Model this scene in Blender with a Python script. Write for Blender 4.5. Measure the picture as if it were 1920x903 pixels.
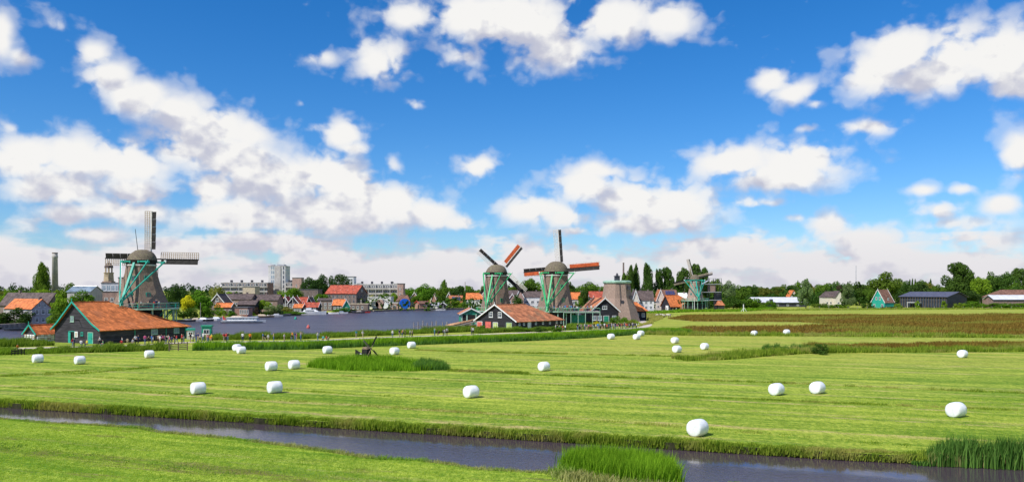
import bpy, bmesh, math, random
import numpy as np
from mathutils import Vector, Matrix
from mathutils.geometry import delaunay_2d_cdt
R = math.radians
random.seed(7)
rng = np.random.default_rng(11)
scene = bpy.context.scene
for o in list(bpy.data.objects): bpy.data.objects.remove(o)
col = scene.collection

# ------------------------------------------------------------------ camera
F, HZ, CZ = 1500.0, 542.0, 10.4          # focal length and horizon in photo pixels, eye height in metres
cam = bpy.data.cameras.new('camera')
cam.sensor_width = 36; cam.lens = 36*F/1920; cam.shift_y = (HZ-451.5)/1920
cam.clip_end = 20000
camo = bpy.data.objects.new('camera', cam); col.objects.link(camo)
camo.location = (0, 0, CZ); camo.rotation_euler = (R(90), 0, 0)
scene.camera = camo
def G(x, y, z=0.0):                       # pixel on a level plane at height z
    d = F*(CZ-z)/(y-HZ); return Vector(((x-960)/F*d, d, z))
def At(x, y, d):                          # pixel at a known depth
    return Vector(((x-960)/F*d, d, CZ-(y-HZ)/F*d))
def D(y, z=0.0): return F*(CZ-z)/(y-HZ)

# ------------------------------------------------------------------ light
SUN_EL, SUN_DIR = R(50), Vector((-0.74, -0.67, 0)).normalized()   # where the sun stands (behind left)
sd = Vector((SUN_DIR.x*math.cos(SUN_EL), SUN_DIR.y*math.cos(SUN_EL), math.sin(SUN_EL)))
sl = bpy.data.lights.new('sun', 'SUN'); sl.energy = 4.6; sl.angle = R(0.53); sl.color = (1, .955, .88)
so = bpy.data.objects.new('sun', sl); col.objects.link(so)
so.rotation_euler = sd.to_track_quat('Z', 'Y').to_euler()
so.location = (0, 0, 60)
scene.view_settings.view_transform = 'Standard'; scene.view_settings.look = 'None'
scene.view_settings.exposure = 0.15; scene.view_settings.gamma = 1
scene.view_settings.use_curve_mapping = False
scene.cycles.use_denoising = True
scene.cycles.use_adaptive_sampling = True
scene.cycles.max_bounces = 5; scene.cycles.transparent_max_bounces = 4
scene.cycles.caustics_reflective = False; scene.cycles.caustics_refractive = False

class NT:
    def __init__(s, tree): s.t = tree; s.n = tree.nodes; s.l = tree.links
    def new(s, kind, **kw):
        nd = s.n.new(kind)
        for k, v in kw.items(): setattr(nd, k, v)
        return nd
    def put(s, sock, v):
        if v is None: return
        if hasattr(v, 'is_output'): s.l.new(v, sock)
        else: sock.default_value = v
    def m(s, op, a, b=None, c=None, clamp=False):
        nd = s.new('ShaderNodeMath', operation=op); nd.use_clamp = clamp
        s.put(nd.inputs[0], a); s.put(nd.inputs[1], b); s.put(nd.inputs[2], c)
        return nd.outputs[0]
    def v(s, op, a, b=None, c=None):
        nd = s.new('ShaderNodeVectorMath', operation=op)
        s.put(nd.inputs[0], a); s.put(nd.inputs[1], b); s.put(nd.inputs[2], c)
        return nd.outputs[1] if op in ('LENGTH', 'DOT_PRODUCT', 'DISTANCE') else nd.outputs[0]
    def ramp(s, val, a, b, smooth=True, t0=0., t1=1.):
        nd = s.new('ShaderNodeMapRange'); nd.interpolation_type = 'SMOOTHSTEP' if smooth else 'LINEAR'
        s.put(nd.inputs[0], val); s.put(nd.inputs[1], a); s.put(nd.inputs[2], b); s.put(nd.inputs[3], t0); s.put(nd.inputs[4], t1)
        return nd.outputs[0]
    def mix(s, f, a, b, blend='MIX'):
        nd = s.new('ShaderNodeMix', data_type='RGBA', blend_type=blend)
        s.put(nd.inputs[0], f)
        for k, c in ((6, a), (7, b)): s.put(nd.inputs[k], c if hasattr(c, 'is_output') else (*c[:3], 1))
        return nd.outputs[2]
    def mixf(s, f, a, b):
        nd = s.new('ShaderNodeMix'); s.put(nd.inputs[0], f); s.put(nd.inputs[2], a); s.put(nd.inputs[3], b)
        return nd.outputs[0]
    def noise(s, vec, scale, detail=4, rough=.55, dim='3D', dist=0.):
        nd = s.new('ShaderNodeTexNoise', noise_dimensions=dim)
        s.put(nd.inputs['Vector'], vec); nd.inputs['Scale'].default_value = scale
        nd.inputs['Detail'].default_value = detail; nd.inputs['Roughness'].default_value = rough
        nd.inputs['Distortion'].default_value = dist
        return nd.outputs[0]
    def scale(s, vec, xyz): return s.v('MULTIPLY', vec, xyz)

# ------------------------------------------------------------------ sky: Nishita blue with cumulus placed by bearing and elevation
world = bpy.data.worlds.new('World'); scene.world = world; world.use_nodes = True
wt = world.node_tree; wt.nodes.clear(); W = NT(wt)
CLOUDS = [  # bearing/elevation as seen from the mill balcony (photo pixels), half sizes, thinness
 (0,55,34,52,.25),(40,98,40,22,.5),(120,38,62,26,.6),(185,88,48,32,.3),(215,135,66,46,.15),(262,175,74,46,.1),(330,205,84,46,.1),(410,232,90,46,.1),(468,242,60,32,.3),
 (15,225,34,16,.55),(50,285,120,64,0),(150,290,120,66,0),(235,300,110,64,0),(110,345,120,48,.05),(350,262,120,58,0),(430,285,130,72,0),(250,355,90,40,0),(395,345,70,45,.05),
 (500,330,150,76,0),(600,318,100,58,0),(660,345,90,60,0),(720,375,110,48,.05),(800,398,90,38,.1),(600,398,220,56,0),(440,395,150,46,.05),(240,388,110,30,.1),(135,395,75,28,.15),(180,432,90,22,.2),(860,412,80,26,.3),
 (640,244,62,46,.15),(585,228,50,18,.5),(660,270,56,18,.3),(560,185,14,10,.6),
 (600,100,48,24,.45),(718,104,70,54,.3),(690,80,40,22,.5),(776,186,30,14,.55),(740,300,22,24,.55),
 (960,36,170,80,0),(1040,82,100,56,0),(875,25,110,46,.1),(760,18,80,34,.3),(1150,28,120,50,.05),(1252,32,80,44,.15),(870,102,52,20,.5),
 (1640,128,72,52,.05),(1690,90,100,64,0),(1790,90,110,72,0),(1875,100,100,80,0),(1750,138,150,44,0),(1905,152,90,44,.05),
 (1442,140,52,36,.15),(1488,164,56,28,.25),(1528,186,28,14,.45),(1620,233,80,20,.35),(1512,236,36,14,.62),
 (1912,280,50,50,.1),(895,310,54,28,.2),
 (1095,338,88,44,.1),(1180,368,110,58,0),(1265,378,130,62,0),(1375,298,120,44,.1),(1500,298,120,54,0),(1460,328,150,34,.05),(1215,415,130,26,.1),(1120,312,80,24,.35),(1420,375,70,18,.4),
 (1000,385,92,36,.1),(1062,402,64,30,.2),(1080,430,90,20,.35),
 (1750,388,56,28,.25),(1733,345,38,18,.4),(1797,346,32,16,.45),(1872,376,56,26,.25),(1800,418,130,26,.45),
 (1560,418,60,30,.2),(1640,446,100,26,.2),(1600,442,150,34,.3),(1490,405,34,14,.5),(1850,450,120,30,.35),(1420,450,160,26,.35)]
grp = bpy.data.node_groups.new('cloud_density', 'ShaderNodeTree')
grp.interface.new_socket('P', in_out='INPUT', socket_type='NodeSocketVector')
grp.interface.new_socket('D', in_out='OUTPUT', socket_type='NodeSocketFloat')
grp.interface.new_socket('Body', in_out='OUTPUT', socket_type='NodeSocketFloat')
N = NT(grp); gi = N.new('NodeGroupInput').outputs[0]; go = N.new('NodeGroupOutput')
# warp the bearings a little so that no outline is an ellipse
wv = N.new('ShaderNodeTexNoise'); wv.inputs['Scale'].default_value = 9; wv.inputs['Detail'].default_value = 3
N.put(wv.inputs['Vector'], N.scale(gi, (1, 1.6, 1)))
warp = N.v('MULTIPLY', N.v('SUBTRACT', wv.outputs['Color'], (.5, .5, .5)), (.034, .022, 0))
P = N.v('ADD', gi, warp)
acc = None
for (px, py, rx, ry, w) in CLOUDS:
    a = math.atan((px-960)/F); e = math.atan((HZ-py-7)/F*math.cos(a))
    ra = rx/F*math.cos(a)**2*1.06; re = ry/F*math.cos(a)*1.08
    q = N.v('MULTIPLY_ADD', P, (1/ra, 1/re, 0), (-a/ra, -e/re, w))
    L = N.v('LENGTH', q)
    acc = L if acc is None else N.m('SMOOTH_MIN', acc, L, .38)
dens = N.m('SUBTRACT', 1.0, acc)
sx = N.new('ShaderNodeSeparateXYZ'); N.put(sx.inputs[0], gi)
az, el = sx.outputs[0], sx.outputs[1]
# the same kind of sky goes on all round: free cumulus outside the part that the photograph fixes
free = N.m('MULTIPLY', N.m('SUBTRACT', N.noise(N.scale(gi, (1, 1.9, 1)), 3.4, 2), .50), 4.2)
out = N.m('MAXIMUM', N.ramp(N.m('ABSOLUTE', az), .58, .74), N.ramp(el, .37, .46))
dens = N.mixf(out, dens, free)
band = N.ramp(el, .025, .125, t0=.72, t1=-.75)
bandn = N.m('MULTIPLY', N.m('SUBTRACT', N.noise(N.scale(gi, (1, 3.6, 1)), 8, 4), .5), 2.6)
dens = N.m('SMOOTH_MAX', dens, N.m('ADD', band, bandn), .15)
wisp = N.new('ShaderNodeTexNoise'); wisp.inputs['Scale'].default_value = 38; wisp.inputs['Detail'].default_value = 3; N.put(wisp.inputs['Vector'], gi)
gw = N.v('MULTIPLY_ADD', N.v('SUBTRACT', wisp.outputs['Color'], (.5, .5, .5)), (.016, .016, 0), gi)
f1 = N.noise(N.scale(gw, (1, 1.3, 1)), 15, 8, .58)
f2 = N.noise(N.scale(gi, (1, 1.35, 1)), 5.5, 4, .5)
vo = N.new('ShaderNodeTexVoronoi', voronoi_dimensions='2D', feature='SMOOTH_F1'); N.put(vo.inputs['Vector'], N.scale(gw, (1, 1.25, 1)))
vo.inputs['Scale'].default_value = 24; vo.inputs['Detail'].default_value = 2; vo.inputs['Roughness'].default_value = .55; vo.inputs['Smoothness'].default_value = .35
d2 = N.m('MULTIPLY_ADD', N.m('SUBTRACT', f1, .5), 2.1, N.m('ADD', dens, .40))
d2 = N.m('MULTIPLY_ADD', N.m('SUBTRACT', f2, .5), .7, d2)
d2 = N.m('MULTIPLY_ADD', N.m('SUBTRACT', .42, vo.outputs['Distance']), .75, d2)     # cauliflower heads
N.put(go.inputs[1], dens)
N.put(go.inputs[0], d2)

tc = W.new('ShaderNodeTexCoord'); sx = W.new('ShaderNodeSeparateXYZ'); W.put(sx.inputs[0], tc.outputs['Generated'])
azim = W.m('ARCTAN2', sx.outputs[0], sx.outputs[1]); elev = W.m('ARCSINE', sx.outputs[2])
cp = W.new('ShaderNodeCombineXYZ'); W.put(cp.inputs[0], azim); W.put(cp.inputs[1], elev)
def cloud(off):
    g = W.new('ShaderNodeGroup'); g.node_tree = grp
    W.put(g.inputs[0], W.v('ADD', cp.outputs[0], off)); return g.outputs[0], g.outputs[1]
d0, body_ = cloud((0, 0, 0)); d1, _b = cloud((-.018, .034, 0))
alpha = W.m('MULTIPLY', W.ramp(d0, .0, .58), W.ramp(W.m('MULTIPLY_ADD', d0, .35, body_), .15, .95, t0=.30, t1=1.))
self_sh = W.ramp(d1, .1, 1.25)   # cloud above and sunward dims what is under it
ripple = W.ramp(W.m('SUBTRACT', d0, d1), -.5, .5)
shade = W.m('MULTIPLY_ADD', ripple, .75, W.m('MULTIPLY_ADD', self_sh, -.50, .56), clamp=True)
ccol = W.mix(shade, (.56, .58, .71), (1.0, .99, .972))
lowband = W.ramp(elev, .01, .11, t0=1, t1=0)
ccol = W.mix(W.m('MULTIPLY', lowband, .6), ccol, (.76, .735, .80))
sky = W.new('ShaderNodeTexSky', sky_type='NISHITA'); sky.sun_disc = False
sky.sun_elevation = SUN_EL; sky.sun_rotation = math.atan2(SUN_DIR.x, SUN_DIR.y)
sky.air_density = 1.0; sky.dust_density = .2; sky.ozone_density = 2.5
hs = W.new('ShaderNodeHueSaturation'); hs.inputs['Saturation'].default_value = 1.22
W.put(hs.inputs['Color'], W.mix(1., sky.outputs[0], (.78, .965, 1.25), 'MULTIPLY'))
bg1 = W.new('ShaderNodeBackground'); W.put(bg1.inputs[0], hs.outputs[0]); bg1.inputs[1].default_value = .098
bg2 = W.new('ShaderNodeBackground'); W.put(bg2.inputs[0], ccol); bg2.inputs[1].default_value = .83
mx = W.new('ShaderNodeMixShader'); W.put(mx.inputs[0], alpha); W.l.new(bg1.outputs[0], mx.inputs[1]); W.l.new(bg2.outputs[0], mx.inputs[2])
wo = W.new('ShaderNodeOutputWorld'); W.l.new(mx.outputs[0], wo.inputs[0])
world.cycles.sampling_method = 'MANUAL'; world.cycles.sample_map_resolution = 512

# ------------------------------------------------------------------ mesh helpers
class MB:
    def __init__(s): s.v = []; s.f = []; s.mi = []; s.cur = 0
    def add(s, vs, fs):
        b = len(s.v); s.v += [tuple(p) for p in vs]
        for f in fs: s.f.append(tuple(b+i for i in f)); s.mi.append(s.cur)
        return s
    def box(s, x0, x1, y0, y1, z0, z1):
        vs = [(x, y, z) for z in (z0, z1) for y in (y0, y1) for x in (x0, x1)]
        return s.add(vs, [(0,2,3,1),(4,5,7,6),(0,1,5,4),(1,3,7,5),(3,2,6,7),(2,0,4,6)])
    def beam(s, a, b, w, h=None, up=(0, 0, 1)):
        h = w if h is None else h
        a, b = Vector(a), Vector(b); t = (b-a).normalized(); up = Vector(up)
        if abs(t.dot(up)) > .98: up = Vector((0, 1, 0))
        r = t.cross(up).normalized(); u = r.cross(t)
        vs = [p + r*sx*w/2 + u*su*h/2 for p in (a, b) for sx, su in ((-1,-1),(1,-1),(1,1),(-1,1))]
        return s.add(vs, [(3,2,1,0),(4,5,6,7),(0,1,5,4),(1,2,6,5),(2,3,7,6),(3,0,4,7)])
    def tube(s, a, b, r0, r1=None, n=8):
        r1 = r0 if r1 is None else r1
        a, b = Vector(a), Vector(b); t = (b-a).normalized()
        up = Vector((0, 0, 1)) if abs(t.z) < .95 else Vector((1, 0, 0))
        r = t.cross(up).normalized(); u = r.cross(t)
        return s.loft([[p + (r*math.cos(k*2*math.pi/n) + u*math.sin(k*2*math.pi/n))*rr for k in range(n)] for p, rr in ((a, r0), (b, r1))])
    def loft(s, rings, cap=True):
        n = len(rings[0]); vs = [p for r in rings for p in r]; fs = []
        for i in range(len(rings)-1):
            for k in range(n):
                fs.append((i*n+k, i*n+(k+1) % n, (i+1)*n+(k+1) % n, (i+1)*n+k))
        if cap: fs += [tuple(range(n-1, -1, -1)), tuple((len(rings)-1)*n+k for k in range(n))]
        return s.add(vs, fs)
    def slab(s, pts, t):                   # polygon thickened along its normal
        pts = [Vector(p) for p in pts]; nrm = (pts[1]-pts[0]).cross(pts[2]-pts[0]).normalized()*t
        n = len(pts)
        return s.add(pts + [p-nrm for p in pts], [tuple(range(n)), tuple(range(2*n-1, n-1, -1))] + [(k, n+k, n+(k+1) % n, (k+1) % n) for k in range(n)])
    def mesh(s, name, mats, smooth=False):
        me = bpy.data.meshes.new(name); me.from_pydata(s.v, [], s.f)
        for m in (mats if isinstance(mats, (list, tuple)) else [mats]): me.materials.append(m)
        me.polygons.foreach_set('material_index', s.mi)
        bm = bmesh.new(); bm.from_mesh(me); bmesh.ops.recalc_face_normals(bm, faces=bm.faces); bm.to_mesh(me); bm.free()
        if smooth: me.polygons.foreach_set('use_smooth', [True]*len(me.polygons))
        me.update(); return me
    def build(s, name, mats, parent=None, smooth=False): return link(name, s.mesh(name, mats, smooth), parent)
def link(name, me, parent=None, loc=None, rot=None):
    o = bpy.data.objects.new(name, me); col.objects.link(o)
    if parent: o.parent = parent
    if loc is not None: o.location = loc
    if rot is not None: o.rotation_euler = rot
    return o
def tag(o, label=None, cat=None, group=None, kind=None):
    if label: o['label'] = label
    if cat: o['category'] = cat
    if group: o['group'] = group
    if kind: o['kind'] = kind
    return o
def empty(name, loc=(0, 0, 0), rz=0.0, label=None, cat=None, group=None):
    o = link(name, None, None, loc, (0, 0, rz)); o.empty_display_size = .3
    return tag(o, label, cat, group)

# ------------------------------------------------------------------ materials
def mat(name, c, rough=.8, var=.18, scale=1.5, stretch=(1, 1, 1), bump=0., pat=None, c2=None, spec=.3, objcol=False, detail=5, metal=0.):
    m = bpy.data.materials.new(name); m.use_nodes = True; t = NT(m.node_tree); p = t.n['Principled BSDF']
    tc = t.new('ShaderNodeTexCoord'); vec = t.scale(tc.outputs['Object'], stretch)
    nz = t.noise(vec, scale, detail, .6)
    base = (*c, 1)
    if objcol: base = t.new('ShaderNodeObjectInfo').outputs['Color']
    lo = t.mix(1., base, (1-var*1.6,)*3, 'MULTIPLY'); hi = t.mix(1., base, (1+var,)*3, 'MULTIPLY')
    colr = t.mix(t.ramp(nz, .3, .7), lo, hi); hgt = nz
    if c2 is not None:
        colr = t.mix(t.ramp(t.noise(tc.outputs['Object'], scale*.35, 6, .65), .5, .68), colr, (*c2, 1))
    if pat:
        kind, a, b = pat
        sp = t.new('ShaderNodeSeparateXYZ'); t.put(sp.inputs[0], tc.outputs['Object'])
        if kind == 'plank':      # horizontal lap boards of height a
            fr = t.m('FRACT', t.m('DIVIDE', sp.outputs[2], a)); ln = t.ramp(fr, .0, .16)
            colr = t.mix(t.m('MULTIPLY', t.m('SUBTRACT', 1., ln), b), colr, (.01, .01, .01, 1)); hgt = fr
            row = t.m('FLOOR', t.m('DIVIDE', sp.outputs[2], a)); wn = t.new('ShaderNodeTexWhiteNoise', noise_dimensions='1D'); t.put(wn.inputs['W'], row)
            colr = t.mix(.3, colr, t.mix(1., colr, t.mix(wn.outputs[0], (.4,)*3, (1.7,)*3), 'MULTIPLY'))
        if kind == 'tile':       # pantiles: rows by height, columns along the slope's run
            fz = t.m('FRACT', t.m('DIVIDE', sp.outputs[2], a)); u = t.m('ADD', sp.outputs[0], sp.outputs[1])
            fu = t.m('ABSOLUTE', t.m('SUBTRACT', t.m('FRACT', t.m('DIVIDE', u, b)), .5))
            hgt = t.m('ADD', fz, fu)
            cell = t.new('ShaderNodeCombineXYZ'); t.put(cell.inputs[0], t.m('FLOOR', t.m('DIVIDE', u, b))); t.put(cell.inputs[1], t.m('FLOOR', t.m('DIVIDE', sp.outputs[2], a)))
            wn = t.new('ShaderNodeTexWhiteNoise', noise_dimensions='2D'); t.put(wn.inputs['Vector'], cell.outputs[0])
            colr = t.mix(.55, colr, t.mix(1., colr, t.mix(wn.outputs[0], (.45,)*3, (1.5,)*3), 'MULTIPLY'))
        if kind == 'brick':
            bt = t.new('ShaderNodeTexBrick'); cb = t.new('ShaderNodeCombineXYZ')
            t.put(cb.inputs[0], t.m('ADD', sp.outputs[0], sp.outputs[1])); t.put(cb.inputs[1], sp.outputs[2]); t.put(bt.inputs['Vector'], cb.outputs[0])
            bt.inputs['Scale'].default_value = a; bt.inputs['Mortar Size'].default_value = .03
            t.put(bt.inputs['Color1'], colr); t.put(bt.inputs['Color2'], t.mix(1., colr, (.75,)*3, 'MULTIPLY')); t.put(bt.inputs['Mortar'], t.mix(.6, colr, (.45, .42, .38, 1)))
            colr = bt.outputs[0]
        if kind == 'rib':        # standing seams
            fu = t.m('FRACT', t.m('DIVIDE', t.m('ADD', sp.outputs[0], sp.outputs[1]), a)); hgt = t.ramp(fu, .0, .12)
    t.put(p.inputs['Base Color'], colr); p.inputs['Roughness'].default_value = rough
    p.inputs['Specular IOR Level'].default_value = spec; p.inputs['Metallic'].default_value = metal
    if bump:
        bn = t.new('ShaderNodeBump'); bn.inputs['Strength'].default_value = bump; bn.inputs['Distance'].default_value = .05
        t.put(bn.inputs['Height'], hgt); t.l.new(bn.outputs[0], p.inputs['Normal'])
    return m
def leafmat(name, c=None, c2=None, var=.5, trans=.35, bs=.33, c3=None):
    """foliage: colour differs leaf by leaf, some light passes through"""
    m = bpy.data.materials.new(name); m.use_nodes = True; t = NT(m.node_tree); t.n.clear()
    geo = t.new('ShaderNodeNewGeometry'); rnd = geo.outputs['Random Per Island']
    a = (*c, 1) if c else t.new('ShaderNodeObjectInfo').outputs['Color']
    b = (*c2, 1) if c2 else t.mix(1., a, (1.35, 1.25, .9), 'MULTIPLY')
    big = t.noise(geo.outputs['Position'], bs, 4)
    base = t.mix(t.ramp(t.m('MULTIPLY_ADD', rnd, .5, t.m('MULTIPLY', big, .6)), .2, .85), t.mix(1., a, (1-var*.6,)*3, 'MULTIPLY'), b)
    if c3: base = t.mix(t.ramp(t.noise(t.scale(geo.outputs['Position'], (.35, 1, 1)), bs*.35, 4, .6), .48, .62), base, c3)
    df = t.new('ShaderNodeBsdfDiffuse'); t.put(df.inputs[0], base)
    tr = t.new('ShaderNodeBsdfTranslucent'); t.put(tr.inputs[0], t.mix(1., base, (1.1, 1.2, .5), 'MULTIPLY'))
    ms = t.new('ShaderNodeMixShader'); ms.inputs[0].default_value = trans
    t.l.new(df.outputs[0], ms.inputs[1]); t.l.new(tr.outputs[0], ms.inputs[2])
    o = t.new('ShaderNodeOutputMaterial'); t.l.new(ms.outputs[0], o.inputs[0]); return m
M = {}
def mk(name, *a, **k): M[name] = mat(name, *a, **k)
mk('black_board', (.030, .029, .036), .75, .3, 1.2, (.4, .4, 3), .5, ('plank', .22, .5))
mk('grey_board', (.052, .047, .056), .75, .3, 1.2, (.4, .4, 3), .5, ('plank', .24, .5))
mk('orange_tile', (.64, .19, .058), .75, .22, .8, bump=.7, pat=('tile', .26, .3), c2=(.50, .165, .065))
mk('worn_tile', (.50, .185, .085), .8, .25, .8, bump=.7, pat=('tile', .26, .3), c2=(.30, .15, .08))
mk('red_tile', (.40, .085, .050), .8, .25, .8, bump=.7, pat=('tile', .26, .3))
mk('dark_tile', (.115, .085, .080), .8, .25, .8, bump=.6, pat=('tile', .26, .3))
mk('brown_tile', (.20, .105, .075), .8, .25, .8, bump=.6, pat=('tile', .26, .3))
mk('thatch', (.26, .185, .14), .95, .35, 3.5, (3, 3, .35), .9, c2=(.17, .12, .095))
mk('cap_thatch', (.165, .135, .095), .95, .38, 3.5, (2, 2, .8), .9, c2=(.20, .18, .10))
mk('pale_thatch', (.34, .245, .195), .95, .2, 2.5, (3, 3, .3), .8)
mk('green_paint', (.035, .30, .185), .5, .15); mk('bright_green', (.05, .42, .16), .5, .15); mk('teal_paint', (.03, .36, .27), .5, .12)
mk('pale_green', (.34, .52, .40), .55, .15); mk('white_paint', (.80, .80, .78), .55, .08); mk('cream', (.68, .62, .52), .7, .12)
mk('white_wall', (.70, .69, .66), .8, .1, .6, bump=.1); mk('grey_wall', (.46, .43, .44), .85, .12, .6, bump=.1)
mk('tar_wood', (.022, .019, .017), .7, .3, 3); mk('wood', (.27, .19, .125), .8, .3, 2.5, (1, 1, 4), .4); mk('grey_wood', (.30, .27, .25), .85, .25, 2.5, (1, 1, 4), .4)
mk('log_wood', (.47, .27, .15), .8, .3, 2, bump=.3); mk('lath', (.42, .33, .25), .8, .2, 3)
mk('white_lath', (.62, .58, .54), .8, .15, 3)
mk('sail_cloth', (.50, .095, .028), .85, .22, 1.4, (1, 1, 1), .3)
mk('brick', (.27, .155, .125), .9, .2, .7, bump=.3, pat=('brick', 3.5, 0)); mk('dark_brick', (.15, .095, .085), .9, .25, .7, bump=.3, pat=('brick', 3.5, 0))
mk('red_brick', (.36, .155, .115), .9, .2, .7, bump=.3, pat=('brick', 3.5, 0)); mk('pink_brick', (.46, .27, .22), .9, .2, .7, bump=.2, pat=('brick', 3.5, 0))
mk('stone', (.44, .34, .23), .9, .25, .7, bump=.3); mk('concrete', (.44, .41, .38), .9, .15, .4, bump=.1); mk('pale_concrete', (.62, .60, .57), .9, .1, .3)
mk('roof_felt', (.13, .13, .14), .9, .2, .5); mk('slate_metal', (.085, .085, .125), .45, .15, .5, bump=.5, pat=('rib', .5, 0), spec=.5); mk('dark_clad', (.055, .055, .068), .6, .2, .8, bump=.3, pat=('rib', .3, 0))
mk('metal_grey', (.40, .41, .44), .4, .12, .6, spec=.5); mk('pale_metal', (.60, .61, .66), .5, .08, .4, bump=.3, pat=('rib', .6, 0))
mk('glass', (.055, .07, .095), .08, .35, .5, spec=.8); mk('pale_glass', (.22, .28, .33), .35, .3, .5, spec=.8); mk('yellow_glass', (.42, .50, .16), .2, .25, 1)
mk('solar', (.055, .06, .14), .15, .2, 1, spec=.7); mk('blue_paint', (.01, .13, .62), .45, .1); mk('red_paint', (.55, .055, .045), .5, .15); mk('pink_red', (.62, .14, .12), .6, .15)
mk('boat_white', (.78, .78, .78), .3, .06, spec=.5); mk('dark_paint', (.03, .035, .045), .4, .2); mk('tan_canvas', (.55, .45, .34), .8, .15)
mk('bark', (.085, .065, .048), .95, .3, 4, (1, 1, .3), .6)
mk('skin', (.56, .33, .235), .6, .08); mk('hair', (.06, .04, .028), .7, .2); mk('shirt', (1, 1, 1), .85, .12, 6, objcol=True)
for nm, c in (('navy', (.03, .04, .09)), ('black', (.015, .015, .018)), ('khaki', (.38, .31, .2)), ('denim', (.10, .15, .27))): mk('cloth_'+nm, c, .85, .15, 5)
mk('path_gravel', (.55, .47, .41), .95, .18, 3, bump=.3); mk('quay', (.30, .26, .23), .9, .25, 1, bump=.3)
mk('soil', (.035, .035, .014), .95, .3, 2)
mk('sheep_wool', (.60, .55, .47), .95, .2, 6, bump=.5); mk('sheep_face', (.05, .04, .035), .8, .1)
M['leaf'] = leafmat('leaf'); 
def water(name, c, scale, strength, stretch, rough=.06, wave=.08):
    m = bpy.data.materials.new(name); m.use_nodes = True; t = NT(m.node_tree); p = t.n['Principled BSDF']
    g = t.new('ShaderNodeNewGeometry'); pos = g.outputs['Position']
    calm = t.ramp(t.noise(t.scale(pos, (.06, .22, 1)), 1., 3), .42, .6)
    if name == 'ditch_water':     # wind does not reach the strip under the far bank and the narrow left end
        al = t.v('DOT_PRODUCT', pos, (.94, -.342, 0)); ac = t.v('DOT_PRODUCT', pos, (.342, .94, 0))
        calm = t.m('MINIMUM', t.ramp(t.m('MULTIPLY_ADD', t.noise(pos, .25, 3), 2., ac), 50.5, 54.2, t0=1, t1=-.75), t.ramp(al, -62, -18, t0=-.6, t1=1))
    n1 = t.noise(t.scale(pos, stretch), scale, 5, .6); n2 = t.noise(t.scale(pos, stretch), scale*4.3, 3, .6)
    bn = t.new('ShaderNodeBump'); bn.inputs['Distance'].default_value = wave
    t.put(bn.inputs['Strength'], t.mixf(calm, strength*(.10 if name == 'ditch_water' else .45), strength))
    t.put(bn.inputs['Height'], t.m('MULTIPLY_ADD', n2, .35, n1)); t.l.new(bn.outputs[0], p.inputs['Normal'])
    t.put(p.inputs['Base Color'], t.mix(t.noise(pos, .08, 3), (*c, 1), (c[0]*1.5, c[1]*1.35, c[2]*1.3, 1)))
    p.inputs['Roughness'].default_value = rough; p.inputs['IOR'].default_value = 1.33
    return m
M['river'] = water('river_water', (.046, .040, .052), .55, 1., (1, .6, 1), .32, .9)
M['ditch'] = water('ditch_water', (.050, .038, .050), 2.4, .75, (1, .8, 1), .05)
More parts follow.
